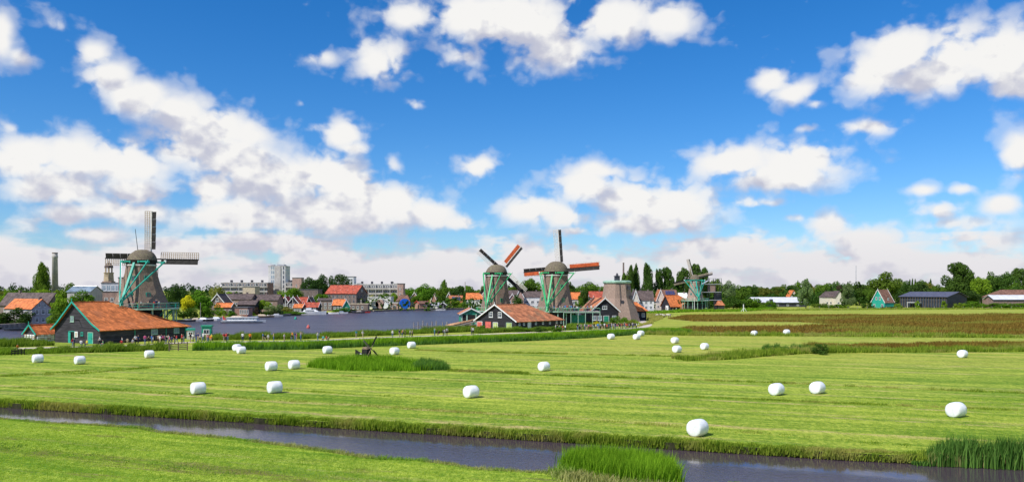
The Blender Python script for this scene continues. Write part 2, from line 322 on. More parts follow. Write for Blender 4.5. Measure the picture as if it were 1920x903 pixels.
# ------------------------------------------------------------------ ground, water, paths
def ground_mat():
    m = bpy.data.materials.new('mown_meadow'); m.use_nodes = True; t = NT(m.node_tree); p = t.n['Principled BSDF']
    g = t.new('ShaderNodeNewGeometry'); pos = g.outputs['Position']
    al = t.v('DOT_PRODUCT', pos, (.94, -.342, 0)); ac = t.v('DOT_PRODUCT', pos, (.342, .94, 0))
    def uv(a, b):
        c = t.new('ShaderNodeCombineXYZ'); t.put(c.inputs[0], t.m('MULTIPLY', al, a)); t.put(c.inputs[1], t.m('MULTIPLY', ac, b)); return c.outputs[0]
    wide = t.noise(uv(.012, .30), 1, 3, .5); mid2 = t.noise(uv(.03, .62), 1, 3, .55); mid = t.noise(uv(.06, 1.4), 1, 4, .6); fine = t.noise(uv(.6, 3.2), 1, 4, .65)
    blot = t.noise(pos, .09, 5, .6); grain = t.noise(t.scale(pos, (1, .6, 1)), 3.2, 5, .75)
    sm = t.m('MULTIPLY_ADD', mid, .42, t.m('MULTIPLY_ADD', wide, .40, t.m('MULTIPLY_ADD', fine, .30, t.m('MULTIPLY_ADD', grain, .95, t.m('MULTIPLY_ADD', mid2, .6, t.m('MULTIPLY', blot, .35))))))
    c = t.mix(t.ramp(sm, 1.30, 1.72), (.105, .205, .014), (.37, .43, .058))
    # swaths left by the mower: straw coloured, broken lines
    straw = t.m('MULTIPLY', t.ramp(t.noise(uv(.02, .55), 1, 2, .4), .56, .68), t.ramp(t.noise(uv(.22, 1.5), 1, 5, .65), .44, .60))
    c = t.mix(t.m('MULTIPLY', straw, .85), c, (.46, .36, .16))
    # older stubble further out dries to yellow, the strip on this side of the ditch stays lush
    dry = t.m('MULTIPLY', t.ramp(t.m('MULTIPLY_ADD', wide, 40., ac), 118, 170), t.ramp(t.noise(uv(.03, .16), 1, 3), .35, .6))
    c = t.mix(t.m('MULTIPLY', dry, .6), c, (.40, .385, .075))
    lush = t.ramp(ac, 50, 57, t0=1, t1=0)
    c = t.mix(t.m('MULTIPLY', lush, .6), c, t.mix(t.ramp(sm, 1.30, 1.72), (.095, .215, .014), (.34, .45, .052)))
    bare = t.m('MULTIPLY', t.m('MULTIPLY', lush, t.ramp(t.noise(uv(.10, .9), 1, 5, .65), .55, .64)), t.ramp(blot, .42, .56))
    c = t.mix(t.m('MULTIPLY', bare, .75), c, (.17, .13, .06))
    brk = t.ramp(t.noise(uv(.28, 1.1), 1, 5, .7), .40, .60)
    for a0, w0, cc, k0 in ((37.4, 1.5, (.15, .115, .05), .8), (62.6, .9, (.45, .34, .15), .75), (94.4, 1.3, (.44, .36, .14), .6), (71.5, .8, (.44, .35, .14), .5)):
        c = t.mix(t.m('MULTIPLY', t.m('MULTIPLY', t.ramp(t.m('ABSOLUTE', t.m('SUBTRACT', t.m('MULTIPLY_ADD', blot, 3., ac), a0+1.5)), .2, w0, t0=1, t1=0), brk), k0), c, cc)
    g1 = t.noise(t.scale(pos, (1, .35, 1)), 6., 3, .7); g2 = t.noise(t.scale(pos, (1, .4, 1)), 1.7, 3, .7); g3 = t.noise(t.scale(pos, (1, .3, 1)), .6, 3, .7)
    gs = t.m('MULTIPLY_ADD', g1, .8, t.m('MULTIPLY_ADD', g2, .7, t.m('MULTIPLY', g3, .4)))     # tussocks and cut ends, from hand's breadth to pace
    c = t.mix(t.ramp(gs, .68, 1.22), t.mix(1., c, (.66, .72, .60), 'MULTIPLY'), t.mix(1., c, (1.28, 1.20, 1.35), 'MULTIPLY'))
    t.put(p.inputs['Base Color'], c); p.inputs['Roughness'].default_value = .95; p.inputs['Specular IOR Level'].default_value = .1
    bn = t.new('ShaderNodeBump'); bn.inputs['Strength'].default_value = .7; bn.inputs['Distance'].default_value = .18
    t.put(bn.inputs['Height'], t.m('MULTIPLY_ADD', fine, .6, t.m('MULTIPLY_ADD', grain, .5, mid))); t.l.new(bn.outputs[0], p.inputs['Normal'])
    return m
WZ = -.5
near_river = [(-420,642),(0,640),(60,634),(120,630),(340,630.5),(420,632),(560,631),(680,624.5),(780,617),(880,612),(960,607),(1060,600),(1150,590),(1250,581)]
far_river = [(1250,571),(1150,573),(1000,576.5),(880,579),(780,580.5),(690,584),(600,588),(520,592),(420,598),(345,601),(200,606),(60,612),(0,617),(-420,626)]
river_poly = [G(x, y) for x, y in near_river] + [G(x, y, WZ) for x, y in far_river]
far_ditch = [(-260,747),(0,763),(320,783),(640,803),(960,823),(1280,843),(1560,861),(1740,870),(1920,877),(2300,894)]
near_ditch = [(2300,1080),(1700,1030),(1420,965),(1310,925),(1272,908),(1230,902),(1180,900),(1100,893),(1050,884),(1007,883),(890,876),(847,868),(790,861),(707,858),(633,846),(560,836),(467,824),(367,814),(300,808),(267,801),(167,794),(100,792),(0,783),(-260,766)]
ditch_poly = [G(x, y, WZ) for x, y in far_ditch] + [G(x, y) for x, y in near_ditch]
def densify(poly, step, jit):
    out = []
    for i, a in enumerate(poly):
        b = poly[(i+1) % len(poly)]; n = max(1, int((b-a).length/step))
        for k in range(n):
            p = a.lerp(b, k/n)
            out.append(Vector((p.x + random.uniform(-jit, jit), p.y + random.uniform(-jit, jit), 0)))
    return out
river_poly = densify(river_poly, 6, .7); ditch_poly = densify(ditch_poly, .9, .22)
def inside(poly, x, y):
    c = np.zeros(len(x), bool); n = len(poly); j = n-1
    for i in range(n):
        xi, yi, xj, yj = poly[i][0], poly[i][1], poly[j][0], poly[j][1]
        c ^= ((yi > y) != (yj > y)) & (x < (xj-xi)*(y-yi)/((yj-yi) if yj != yi else 1e-9)+xi); j = i
    return c
outer = [(-4000,-300),(4000,-300),(4000,6000),(-4000,6000)]
pts = [Vector(p) for p in outer]; edges = [(i, (i+1) % 4) for i in range(4)]
for poly in (river_poly, ditch_poly):
    b = len(pts); n = len(poly); pts += [Vector((p.x, p.y)) for p in poly]; edges += [(b+i, b+(i+1) % n) for i in range(n)]
vs, es, fs, *_ = delaunay_2d_cdt(pts, edges, [], 0, .0005)
keep = []
cx = np.array([sum(vs[i][0] for i in f)/3 for f in fs]); cy = np.array([sum(vs[i][1] for i in f)/3 for f in fs])
wet = inside([(p.x, p.y) for p in river_poly], cx, cy) | inside([(p.x, p.y) for p in ditch_poly], cx, cy)
gm = MB(); gm.add([(v[0], v[1], 0) for v in vs], [f for f, w in zip(fs, wet) if not w])
gmesh = gm.mesh('ground', ground_mat())
bm = bmesh.new(); bm.from_mesh(gmesh)
rim = [e for e in bm.edges if e.is_boundary and max(abs(e.verts[0].co.x), abs(e.verts[1].co.x)) < 3900 and e.verts[0].co.y > -250]
for f in bm.faces:
    if f.normal.z < 0: f.normal_flip()
ret = bmesh.ops.extrude_edge_only(bm, edges=rim)
for v in [g for g in ret['geom'] if isinstance(g, bmesh.types.BMVert)]: v.co.z = -1.1
for f in [g for g in ret['geom'] if isinstance(g, bmesh.types.BMFace)]: f.material_index = 1
bm.to_mesh(gmesh); bm.free(); gmesh.materials.append(M['soil'])
tag(link('ground', gmesh), kind='structure', label='mown green meadow striped by the mower')
def sheet(name, poly, z, m, label=None):
    b = MB(); b.add([(p[0], p[1], z) for p in poly], [tuple(range(len(poly)))])
    o = b.build(name, m)
    if o.data.polygons[0].normal.z < 0: o.data.flip_normals()
    return tag(o, label, kind='structure')
sheet('river', [(-420,130),(330,130),(330,640),(-420,640)], WZ, M['river'], 'wide purple grey river behind the mills')
sheet('ditch', [(-110,28),(110,28),(110,105),(-110,105)], WZ, M['ditch'], 'narrow dark ditch crossing the meadow')
def strip(name, px, width, z, m, label):
    c = [G(x, y) for x, y in px]; b = MB(); vs_ = []
    for i, p in enumerate(c):
        tdir = (c[min(i+1, len(c)-1)] - c[max(i-1, 0)]).normalized(); n = Vector((-tdir.y, tdir.x, 0))
        w = width*random.uniform(.85, 1.15)/2; vs_ += [(p+n*w).xy.to_3d()+Vector((0, 0, z)), (p-n*w).xy.to_3d()+Vector((0, 0, z))]
    b.add(vs_, [(2*i, 2*i+1, 2*i+3, 2*i+2) for i in range(len(c)-1)])
    return tag(b.build(name, m), label, kind='structure')
PATH = [(20,653),(90,651),(200,648.5),(280,645.5),(350,641.5),(450,640),(560,639),(620,636.5),(680,633.5),(760,630.5),(880,627),(1000,622.5),(1100,619),(1160,616.5),(1200,613.5),(1214,609),(1205,602),(1190,596),(1184,590),(1200,585),(1240,582),(1300,581),(1360,580)]
def smooth_px(px, k=6):
    out = []
    for i in range(len(px)-1):
        p0, p1, p2, p3 = (px[max(i-1, 0)], px[i], px[i+1], px[min(i+2, len(px)-1)])
        for j in range(k):
            s = j/k
            out.append(tuple(.5*((2*p1[q]) + (-p0[q]+p2[q])*s + (2*p0[q]-5*p1[q]+4*p2[q]-p3[q])*s*s + (-p0[q]+3*p1[q]-3*p2[q]+p3[q])*s**3) for q in (0, 1)))
    return out + [px[-1]]
strip('path', smooth_px(PATH), 2.6, .012, M['path_gravel'], 'pale gravel path along the river bank')

# ------------------------------------------------------------------ grass, reeds and sedge (real blades; nobody could count them)
def blades(name, p, h, w, m, lean=.35, label='', seg=1, wind=(.25, .1), cat=None):
    n = len(p); a = rng.uniform(0, 2*np.pi, n); h = np.broadcast_to(h, n); w = np.broadcast_to(w, n)
    side = np.stack([np.cos(a), np.sin(a), np.zeros(n)], 1)*(w/2)[:, None]
    ld = rng.uniform(0, 2*np.pi, n); lm = rng.uniform(.1, 1, n)*lean*h
    tip = np.stack([np.cos(ld)*lm + wind[0]*h*.6, np.sin(ld)*lm + wind[1]*h*.6, h], 1)
    if seg == 1:
        co = np.stack([p-side, p+side, p+tip], 1).reshape(-1, 3); nv = 3
        idx = np.arange(n*3); starts = np.arange(n)*3; tot = np.full(n, 3)
    else:
        mid = tip*np.array([.32, .32, .62]); 
        co = np.stack([p-side, p+side, p+mid+side*.85, p+mid-side*.85, p+tip], 1).reshape(-1, 3); nv = 5
        b = (np.arange(n)*5)[:, None]
        idx = np.concatenate([b+np.array([[0, 1, 2, 3]]), b+np.array([[3, 2, 4]])], 1).ravel()
        starts = (np.arange(n)[:, None]*7+np.array([[0, 4]])).ravel(); tot = np.tile([4, 3], n)
    me = bpy.data.meshes.new(name); me.vertices.add(n*nv); me.vertices.foreach_set('co', co.astype(np.float32).ravel())
    me.loops.add(len(idx)); me.loops.foreach_set('vertex_index', idx.astype(np.int32))
    me.polygons.add(len(starts)); me.polygons.foreach_set('loop_start', starts.astype(np.int32)); me.polygons.foreach_set('loop_total', tot.astype(np.int32))
    me.materials.append(m); me.update(calc_edges=True); me.validate()
    return tag(link(name, me), label, cat or 'grass', kind='stuff')
def along(px, n, width, z=0., off=0., clump=6., ends=True, hz=0.):
    c = np.array([tuple(G(x, y, hz).xy) for x, y in px]); seg = np.diff(c, axis=0); L = np.hypot(*seg.T); cum = np.concatenate([[0], np.cumsum(L)])
    s = rng.uniform(0, cum[-1], n); k = np.clip(np.searchsorted(cum, s)-1, 0, len(L)-1); f = (s-cum[k])/L[k]
    base = c[k]+seg[k]*f[:, None]; nr = np.stack([-seg[k][:, 1], seg[k][:, 0]], 1)/L[k][:, None]
    lat = rng.uniform(-.5, .5, n)*width+off
    p = np.zeros((n, 3)); p[:, :2] = base+nr*lat[:, None]; p[:, 2] = z
    ph = rng.uniform(0, 6.28, 5); fr = np.array([.31, .77, 1.7, 3.1, .13])*6/clump
    mod = sum(np.sin(s*q+o) for q, o in zip(fr, ph))/5 + .35*np.sin(s*5.3/clump*6+np.sin(s*.9)*3)*np.sin(s*1.13)
    return p, np.clip(1+.75*mod, .25, 2)
def fill(px, n, hz=0., world=None):
    poly = world or [tuple(G(x, y, hz).xy) for x, y in px]; a = np.array(poly); lo, hi = a.min(0), a.max(0); out = np.zeros((0, 2))
    while len(out) < n:
        q = rng.uniform(lo, hi, (n*2, 2)); out = np.concatenate([out, q[inside(poly, q[:, 0], q[:, 1])]])
    p = np.zeros((n, 3)); p[:, :2] = out[:n]
    mod = (np.sin(p[:, 0]*.21+1)*np.sin(p[:, 1]*.13) + np.sin(p[:, 0]*.05+p[:, 1]*.07))*.5
    return p, 1+.35*mod
def dry(p):   # keep blades off the open water
    keep_ = ~(inside([(q.x, q.y) for q in ditch_poly], p[:, 0], p[:, 1]) | inside([(q.x, q.y) for q in river_poly], p[:, 0], p[:, 1])); return keep_
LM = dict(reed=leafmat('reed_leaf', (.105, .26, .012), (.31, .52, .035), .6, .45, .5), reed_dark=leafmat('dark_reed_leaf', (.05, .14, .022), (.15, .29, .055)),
          bank=leafmat('bank_herbs', (.13, .26, .02), (.38, .47, .06), .6, .5, .9, (.40, .38, .11)), dead=leafmat('old_reed', (.25, .28, .08), (.52, .50, .20), .5, .4, .8, (.22, .36, .05)),
          sedge=leafmat('brown_sedge', (.13, .080, .014), (.30, .20, .045), .5, .3, .2, (.24, .245, .045)), tall=leafmat('tall_grass', (.085, .19, .015), (.27, .36, .05), .6, .4, .25, (.20, .31, .03)),
          field=leafmat('short_grass', (.20, .34, .025), (.46, .56, .07), .2, .5, .25), yellow=leafmat('dry_grass', (.33, .33, .07), (.48, .45, .13)))
u = lambda n, a, b: rng.uniform(a, b, n)
# short sward of the near bank and the first swaths beyond the ditch
p, mo = fill([(-60,776),(300,800),(640,838),(900,870),(1180,893),(1300,960),(-60,960)], 120000); k = dry(p); p, mo = p[k], mo[k]
blades('meadow_grass', p, u(len(p), .03, .075)*mo, .03, LM['field'], .8, 'short lush grass on the bank this side of the ditch')
p, mo = fill([(-60,742),(-60,757),(640,798),(1280,836),(1960,872),(1960,745)], 90000); k = dry(p); p, mo = p[k], mo[k]
blades('meadow_grass', p, u(len(p), .03, .07)*mo, .03, LM['field'], .8, 'short mown grass on the meadow beyond the ditch')
# far bank of the ditch: a ragged herb fringe that stands in the water's edge
fd = [(x, y) for x, y in far_ditch]
p1, m1 = along(fd, 42000, .55, -.45, .05, hz=WZ); p2, m2 = along(fd, 30000, .9, 0, .55, hz=WZ)
p1[:, 2] = u(len(p1), -.5, -.1)
blades('bank_herbs', np.concatenate([p1, p2]), np.concatenate([u(len(p1), .22, .46)*np.clip(m1, .6, 1.5), u(len(p2), .05, .24)*m2]), .05, LM['bank'], .6, 'ragged herbs fringing the far bank of the ditch', 2)
nd = [(x, y) for x, y in near_ditch[4:]]
p1, m1 = along(nd, 15000, .6, 0., .22); 
blades('bank_herbs', p1, u(len(p1), .06, .22)*m1, .04, LM['dead'], .7, 'pale trampled grass along the near edge of the ditch')
# reed bed at the near bank, dry litter at its foot
isl = [(1056,881),(1064,866),(1120,862),(1200,868),(1248,878),(1268,896),(1262,910),(1200,909),(1120,897)]
p, mo = fill(isl, 13000); p[:, :2] += rng.normal(0, .22, (len(p), 2)); p[:, 2] = -.45
blades('reed_bed', p, u(len(p), .9, 1.75)*(.8+.2*mo), .045, LM['reed'], .32, 'tall bright green reed bed growing out of the ditch', 2, (.12, .05), 'reeds')
p, mo = fill([(1035,886),(1060,880),(1130,893),(1240,907),(1250,918),(1150,914),(1060,900)], 5200); p[:, :2] += rng.normal(0, .35, (len(p), 2))
blades('old_reeds', p, u(len(p), .12, .6)*rng.uniform(.4, 1, len(p)), .045, LM['dead'], 1.0, 'straw coloured old reeds at the foot of the reed bed', 2, (.2, .1), 'reeds')
# dark bulrushes at the far bank on the right
p, mo = along([(1715,870),(1800,873),(1860,876),(1990,881)], 6600, 1.0, -.48, .25, 3, hz=WZ)
p[:, 2] = -.48; q0 = G(1738, 871, WZ); tp = np.clip((p[:, 0]-q0.x)/1.6+.25, .2, 1); p[:, :2] += rng.normal(0, .18, (len(p), 2))
blades('bulrushes', p, tp*u(len(p), .7, 1.75)*np.clip(mo, .75, 1.2), .06, LM['reed_dark'], .28, 'dark green bulrushes standing in the ditch at the far bank', 2, (.1, .05), 'reeds')
p, mo = along([(1738,871.5),(1990,881)], 1500, .5, -.48, .0, 3, hz=WZ)
blades('old_reeds', p, u(len(p), .4, 1.0), .05, LM['dead'], .4, 'pale dead stalks among the bulrushes', 2, (.1, .05), 'reeds')
# furrows with taller tufts across the meadow
def furrow(px, n, h0, h1, wid, m, w=.05, name='furrow_grass', lab='tufted grass along a shallow drain in the meadow'):
    p, mo = along(px, n, wid*1.6); k = rng.random(len(p)) < np.clip((mo-.55)*1.3, .04, 1); p, mo = p[k], mo[k]
    p[:, :2] += rng.normal(0, .12, (len(p), 2))
    blades(name, p, u(len(p), h0, h1)*np.clip(mo, .4, 1.4)*.8, w, LM[m], .8, lab)
furrow([(0,726),(150,727),(400,742),(640,757),(850,771),(1050,783),(1280,800),(1480,816),(1700,836)], 9000, .05, .22, .7, 'bank', lab='tufts along the mown furrow nearest the ditch')
furrow([(300,686),(380,697),(560,707),(800,690)][:1]+[(0,705),(150,700),(300,687),(430,680)], 6000, .08, .3, .8, 'bank', lab='tufts along the furrow between the two left bales')
furrow([(830,692),(1000,702),(1280,711),(1500,719),(1700,728),(1990,739)], 14000, .08, .32, .8, 'bank', lab='tufts along the long furrow across the middle meadow')
furrow([(640,704),(900,716),(1100,724),(1280,732)], 5000, .05, .2, .5, 'bank', lab='faint furrow left of the middle meadow')
furrow([(1300,743),(1500,752),(1800,764),(1990,772)], 7000, .05, .22, .6, 'bank', lab='faint furrow beside the bale by the bulrushes')
furrow([(780,656),(900,660),(1100,664),(1280,668)], 12000, .10, .36, .9, 'bank', lab='tufts along the furrow below the reed belt')
furrow([(180,706),(320,716),(640,737),(800,745)], 5000, .05, .18, .6, 'bank', lab='faint furrow between the left bales')
furrow([(-40,832),(100,845),(230,862),(330,876),(460,893)], 1500, .04, .14, .9, 'reed_dark', lab='dark tufts along the worn line on the near bank')
# reed belt in front of the path, tall bank grass behind it
belt = [(360,657),(450,655.5),(560,655),(680,650),(780,646.5),(900,641.5),(1000,638.5),(1100,633.5),(1150,630),(1200,626.5),(1300,624.5)]
p, mo = along(belt, 52000, 5.5, 0, 3.4, 5)
blades('reed_belt', p, u(len(p), .75, 1.45)*(.8+.2*mo), .13, LM['reed'], .35, 'belt of bright green reeds between the meadow and the path', 1, (.1, .05), 'reeds')
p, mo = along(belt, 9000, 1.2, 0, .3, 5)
blades('reed_edge', p, u(len(p), .4, 1.0)*mo, .12, LM['reed_dark'], .35, 'darker green foot of the reed belt facing the meadow', 1, (.1, .05), 'reeds')  # shorter blades in the darker leaf colour along the belt's foot
bankp = [(380,637),(450,636),(560,635),(680,629.5),(760,626),(860,622),(900,620)]
p, mo = along(bankp, 36000, 7.5, 0, 2.6, 7); k = dry(p)
blades('bank_grass', p[k], (u(len(p), .4, 1.15)*mo)[k], .14, LM['tall'], .5, 'tall unmown grass between the path and the river')
p, mo = along([(-60,663),(0,662),(90,659),(180,657),(250,655),(318,653.5)], 26000, 8., 0, -.5, 6)
blades('bank_grass', p, u(len(p), .3, 1.0)*mo, .12, LM['tall'], .5, 'tall weeds in front of the grey barn')
p, mo = along([(-60,651),(0,650),(60,649),(100,647)], 12000, 9., 0, 4, 6); k = dry(p)
blades('bank_grass', p[k], (u(len(p), .4, 1.1)*mo)[k], .12, LM['tall'], .5, 'tall weeds along the water left of the barn')
# reeds round the little meadow mill
p, mo = fill([(575,688),(600,680),(660,674),(730,674),(800,684),(835,692),(770,696),(640,694)], 15000)
blades('reed_bed', p, u(len(p), .35, 1.05)*mo, .09, LM['reed'], .4, 'green reeds round the little tarred mill', 1, (.1, .05), 'reeds')
p, mo = fill([(770,694),(790,680),(830,686),(845,694)], 3000)
blades('rushes', p, u(len(p), .4, 1.2), .09, LM['reed_dark'], .3, 'dark rushes at the end of the little mill\'s reed bed', 1, (.1, .05), 'reeds')
p, mo = along([(840,695),(900,697),(990,700)], 2500, 1., 0, 0, 5)
blades('furrow_grass', p, u(len(p), .1, .4)*mo, .08, LM['bank'], .5, 'low weeds trailing from the little mill\'s reed bed')
# ditch edges of the right hand meadow
p, mo = along([(1285,676),(1360,674),(1430,668),(1500,663),(1560,661.5),(1700,660.5),(1990,658.5)], 26000, 5., 0, 2.2, 6)
blades('ditch_reeds', p, u(len(p), .35, 1.0)*mo, .12, LM['bank'], .45, 'weedy ditch edge behind the right hand bales', 1, (.1, .05), 'reeds')
p, mo = along([(1530,652),(1700,649.5),(1990,646)], 20000, 9., 0, .5, 9)
blades('sedge', p, u(len(p), .3, .8)*mo, .13, LM['sedge'], .5, 'rusty sedge strip behind the weedy ditch edge')
p, mo = along([(1430,655),(1500,657),(1530,656)], 2500, 3., 0, 0, 4)
blades('rushes', p, u(len(p), .4, 1.1)*mo, .12, LM['reed_dark'], .4, 'dark rushes beside the meadow bush', 1, (.1, .05), 'reeds')
p, mo = along([(1190,626),(1320,628.5),(1480,629),(1700,631),(1990,633)], 16000, 6., 0, 1, 6)
blades('ditch_reeds', p, u(len(p), .3, 1.0)*mo, .14, LM['bank'], .45, 'green ditch edge along the brown sedge field', 1, (.1, .05), 'reeds')
# brown sedge field and the pale mown wedge within it
sedge_px = [(1285,591),(1400,590),(1990,589),(1990,628),(1700,626),(1480,624),(1330,623),(1240,621),(1290,612),(1420,611.5),(1500,611.5),(1565,607.5),(1500,603.5),(1380,602.5),(1300,602),(1250,597)]
sm_ = mat('sedge_ground', (.17, .11, .025), .95, .4, .12, (.4, 1, 1), c2=(.25, .24, .05))
sheet('sedge_field', [tuple(G(x, y).xy) for x, y in sedge_px], .006, sm_, 'rusty brown sedge field behind the meadow')
p, mo = fill(sedge_px, 85000)
blades('sedge', p, u(len(p), .2, .8)*mo**1.5, .22, LM['sedge'], .5, 'brown sedge covering the unmown field')
p, mo = along([(1300,583),(1500,581),(1700,579.5),(1990,579)], 12000, 10., 0, 0, 12)
blades('field_edge_grass', p, u(len(p), .3, 1.0)*mo, .25, LM['bank'], .5, 'tall field edge below the far tree line')
p, mo = fill([(1195,612),(1240,598),(1250,591),(1200,589),(1215,600),(1225,606)], 9000)
blades('rough_grass', p, u(len(p), .4, 1.0), .22, LM['yellow'], .5, 'yellow rough grass inside the bend of the path')
p, mo = along([(1190,589),(1240,586),(1300,584),(1370,583.5),(1440,581)], 9000, 6., 0, 0, 6)
blades('rough_grass', p, u(len(p), .5, 1.3)*mo, .3, LM['reed'], .5, 'tall green grass below the far mill')
p, mo = fill([(1110,614),(1200,609),(1180,597),(1110,600),(1060,612)], 12000)
blades('rough_grass', p, u(len(p), .4, 1.1), .16, LM['tall'], .5, 'rough grass between the crowded path and the black barn')
p, mo = along([(885,624),(960,620.5),(1040,618),(1100,616)], 12000, 3., 0, -1.0, 5)
blades('rough_grass', p, u(len(p), .4, 1.0)*mo, .14, LM['tall'], .5, 'rough grass in front of the long orange roofed barn')
# lily pads by the lower edge
def lily():
    b = MB()
    for _ in range(46):
        q = G(1362, 903, WZ); x = q.x+random.gauss(0, .5); y = q.y-.5+random.gauss(0, .28); r = random.uniform(.07, .14); a0 = random.uniform(0, 6)
        pts_ = [(x+r*math.cos(a0+k*.55), y+r*math.sin(a0+k*.55), WZ+.012+random.uniform(0, .01)) for k in range(11)] + [(x, y, WZ+.012)]
        b.add(pts_, [tuple(range(12))])
    return b.build('lily_pads', LM['tall'])
tag(lily(), 'yellow green lily pads floating on the ditch', 'lily pads', kind='stuff')
# ------------------------------------------------------------------ buildings
WIN = {}
def window_mesh(w, h, fm, style):
    key = (round(w, 2), round(h, 2), fm, style)
    if key not in WIN:
        t = min(.11, w*.13); f = MB()
        for x0, x1, z0, z1 in ((0, t, 0, h), (w-t, w, 0, h), (t, w-t, 0, t), (t, w-t, h-t, h)): f.box(x0, x1, -.07, .02, z0, z1)
        if style in ('cross', 'two'): f.box(w/2-t*.3, w/2+t*.3, -.05, .015, t, h-t)
        if style == 'cross': f.box(t, w/2-t*.3, -.048, .014, h*.6-t*.3, h*.6+t*.3).box(w/2+t*.3, w-t, -.048, .014, h*.6-t*.3, h*.6+t*.3)
        f.box(-.06, w+.06, -.11, .015, -.07, -.001)
        p = MB(); p.box(t*.9, w-t*.9, -.025, .01, t*.9, h-t*.9)
        WIN[key] = (f.mesh('window', M[fm]), p)
    return WIN[key], key
PANE = {}
def window(root, face, s, z, w, h, fm='white_paint', gm='glass', style='cross', name='window', wl=None, wr=None):
    (fme, pb), key = window_mesh(w, h, fm, style)
    pk = key + (gm,)
    if pk not in PANE: PANE[pk] = pb.mesh('pane', M[gm])
    if face == 'S': loc, rz = (s, -.02, z), 0
    elif face == 'W': loc, rz = (-.02, s+w, z), -math.pi/2
    elif face == 'E': loc, rz = (wr+.02, s, z), math.pi/2
    o = link(name, fme, root, loc, (0, 0, rz)); link('pane', PANE[pk], o); return o
def door(root, face, s, w, h, m='green_paint', z=0., wr=None, fm=None):
    b = MB(); b.box(0, w, -.06, .02, 0, h)
    for k in range(1, 4): b.box(w*k/4-.015, w*k/4+.015, -.075, -.06, .05, h-.05)
    loc, rz = {'S': ((s, -.02, z), 0), 'W': ((-.02, s+w, z), -math.pi/2)}[face]
    o = b.build('door', M[m], root); o.location = loc; o.rotation_euler = (0, 0, rz)
    f = MB(); t = .11; f.box(-t, 0, -.09, .015, 0, h+t).box(w, w+t, -.09, .015, 0, h+t).box(0, w, -.09, .015, h, h+t); f.build('door_frame', M[fm or 'white_paint'], o)
    hd = MB(); hd.box(w*.82, w*.9, -.13, -.06, h*.45, h*.5); hd.build('handle', M['tar_wood'], o)
    return o
def gable_roof(root, wr, wl, he, hr, ridge, m, over=.35, hip0=0., hip1=0., t=.16, trim=None, bell=0., apex=.5):
    """ridge 'x' runs along the front; 'y' runs back from the front. hip0/hip1 cut the near/far end of the ridge"""
    b = MB(); L = wr if ridge == 'x' else wl; Wd = wl if ridge == 'x' else wr
    def P(a, c, z):                                   # a along ridge, c across
        return Vector((a, c, z)) if ridge == 'x' else Vector((c, a, z))
    mid = Wd*apex
    o0 = over if not hip0 else over; o1 = over
    s0 = (hr-he)/mid; s1 = (hr-he)/(Wd-mid)
    r0, r1 = (hip0 or -o0), (L-hip1 if hip1 else L+o1)
    e0, e1 = -o0, L+o1
    def side(c_e, c_m, sl):
        ze = he-over*sl*(.5 if bell else 1)
        if bell:
            cb = c_e+(c_m-c_e)*bell; zb = he+(hr-he)*bell*.72
            b.slab([P(e0, c_e, ze), P(e1, c_e, ze), P(e1 - (e1-r1)*bell, cb, zb), P(e0+(r0-e0)*bell, cb, zb)], t)
            b.slab([P(e0+(r0-e0)*bell, cb, zb), P(e1-(e1-r1)*bell, cb, zb), P(r1, c_m, hr), P(r0, c_m, hr)], t)
        else: b.slab([P(e0, c_e, ze), P(e1, c_e, ze), P(r1, c_m, hr), P(r0, c_m, hr)], t)
    side(-over, mid, s0); side(Wd+over, mid, s1)
    ze = he-over*(s0+s1)/2*(.5 if bell else 1)
    if hip0: b.slab([P(e0, -over, ze), P(r0, mid, hr), P(e0, Wd+over, ze)], t)
    if hip1: b.slab([P(e1, -over, ze), P(e1, Wd+over, ze), P(r1, mid, hr)], t)
    o = b.build('roof', M[m], root)
    rc = MB(); rc.tube(P(r0, mid, hr+.03), P(r1, mid, hr+.03), .13, n=6); rc.build('ridge_cap', M[m], o)
    if trim:
        ends = ([] if hip0 else [e0-.04]) + ([] if hip1 else [e1+.04])
        for a in ends:
            for ce, sl in ((-over, s0), (Wd+over, s1)):
                q = MB()
                ze = he-over*sl*(.5 if bell else 1)
                if bell:
                    cb = ce+(mid-ce)*bell; zb = he+(hr-he)*bell*.72
                    q.beam(P(a, ce, ze), P(a, cb, zb), .08, .30, up=P(0, 0, 1)).beam(P(a, cb, zb), P(a, mid, hr+.05), .08, .30)
                else: q.beam(P(a, ce, ze), P(a, mid, hr+.05), .08, .30)
                q.build('bargeboard', M[trim], o)
            if len(ends) and trim != 'none': MB().box(*( (a-.05, a+.05, mid-.06, mid+.06) if ridge == 'x' else (mid-.06, mid+.06, a-.05, a+.05)), hr-.1, hr+.75).build('finial', M[trim], o)
    return o
def walls(root, wr, wl, he, hr, ridge, m, apex=.5, hip0=0, hip1=0):
    b = MB(); mid = (wl if ridge == 'x' else wr)*apex
    vs_ = [(0,0,-.3),(wr,0,-.3),(wr,wl,-.3),(0,wl,-.3),(0,0,he),(wr,0,he),(wr,wl,he),(0,wl,he)]
    hr_ = hr-.12
    if ridge == 'x':
        vs_ += [(hip0 or 0, mid, hr_), (wr-(hip1 or 0), mid, hr_)]
        fs_ = [(0,1,5,4),(2,3,7,6),(3,0,4,8,7) if not hip0 else (3,0,4,7),(1,2,6,9,5) if not hip1 else (1,2,6,5)]
    else:
        vs_ += [(mid, hip0 or 0, hr_), (mid, wl-(hip1 or 0), hr_)]
        fs_ = [(0,1,5,8,4) if not hip0 else (0,1,5,4),(1,2,6,5),(2,3,7,9,6) if not hip1 else (2,3,7,6),(3,0,4,7)]
    b.add(vs_, fs_); return b.build('wall', M[m], root)
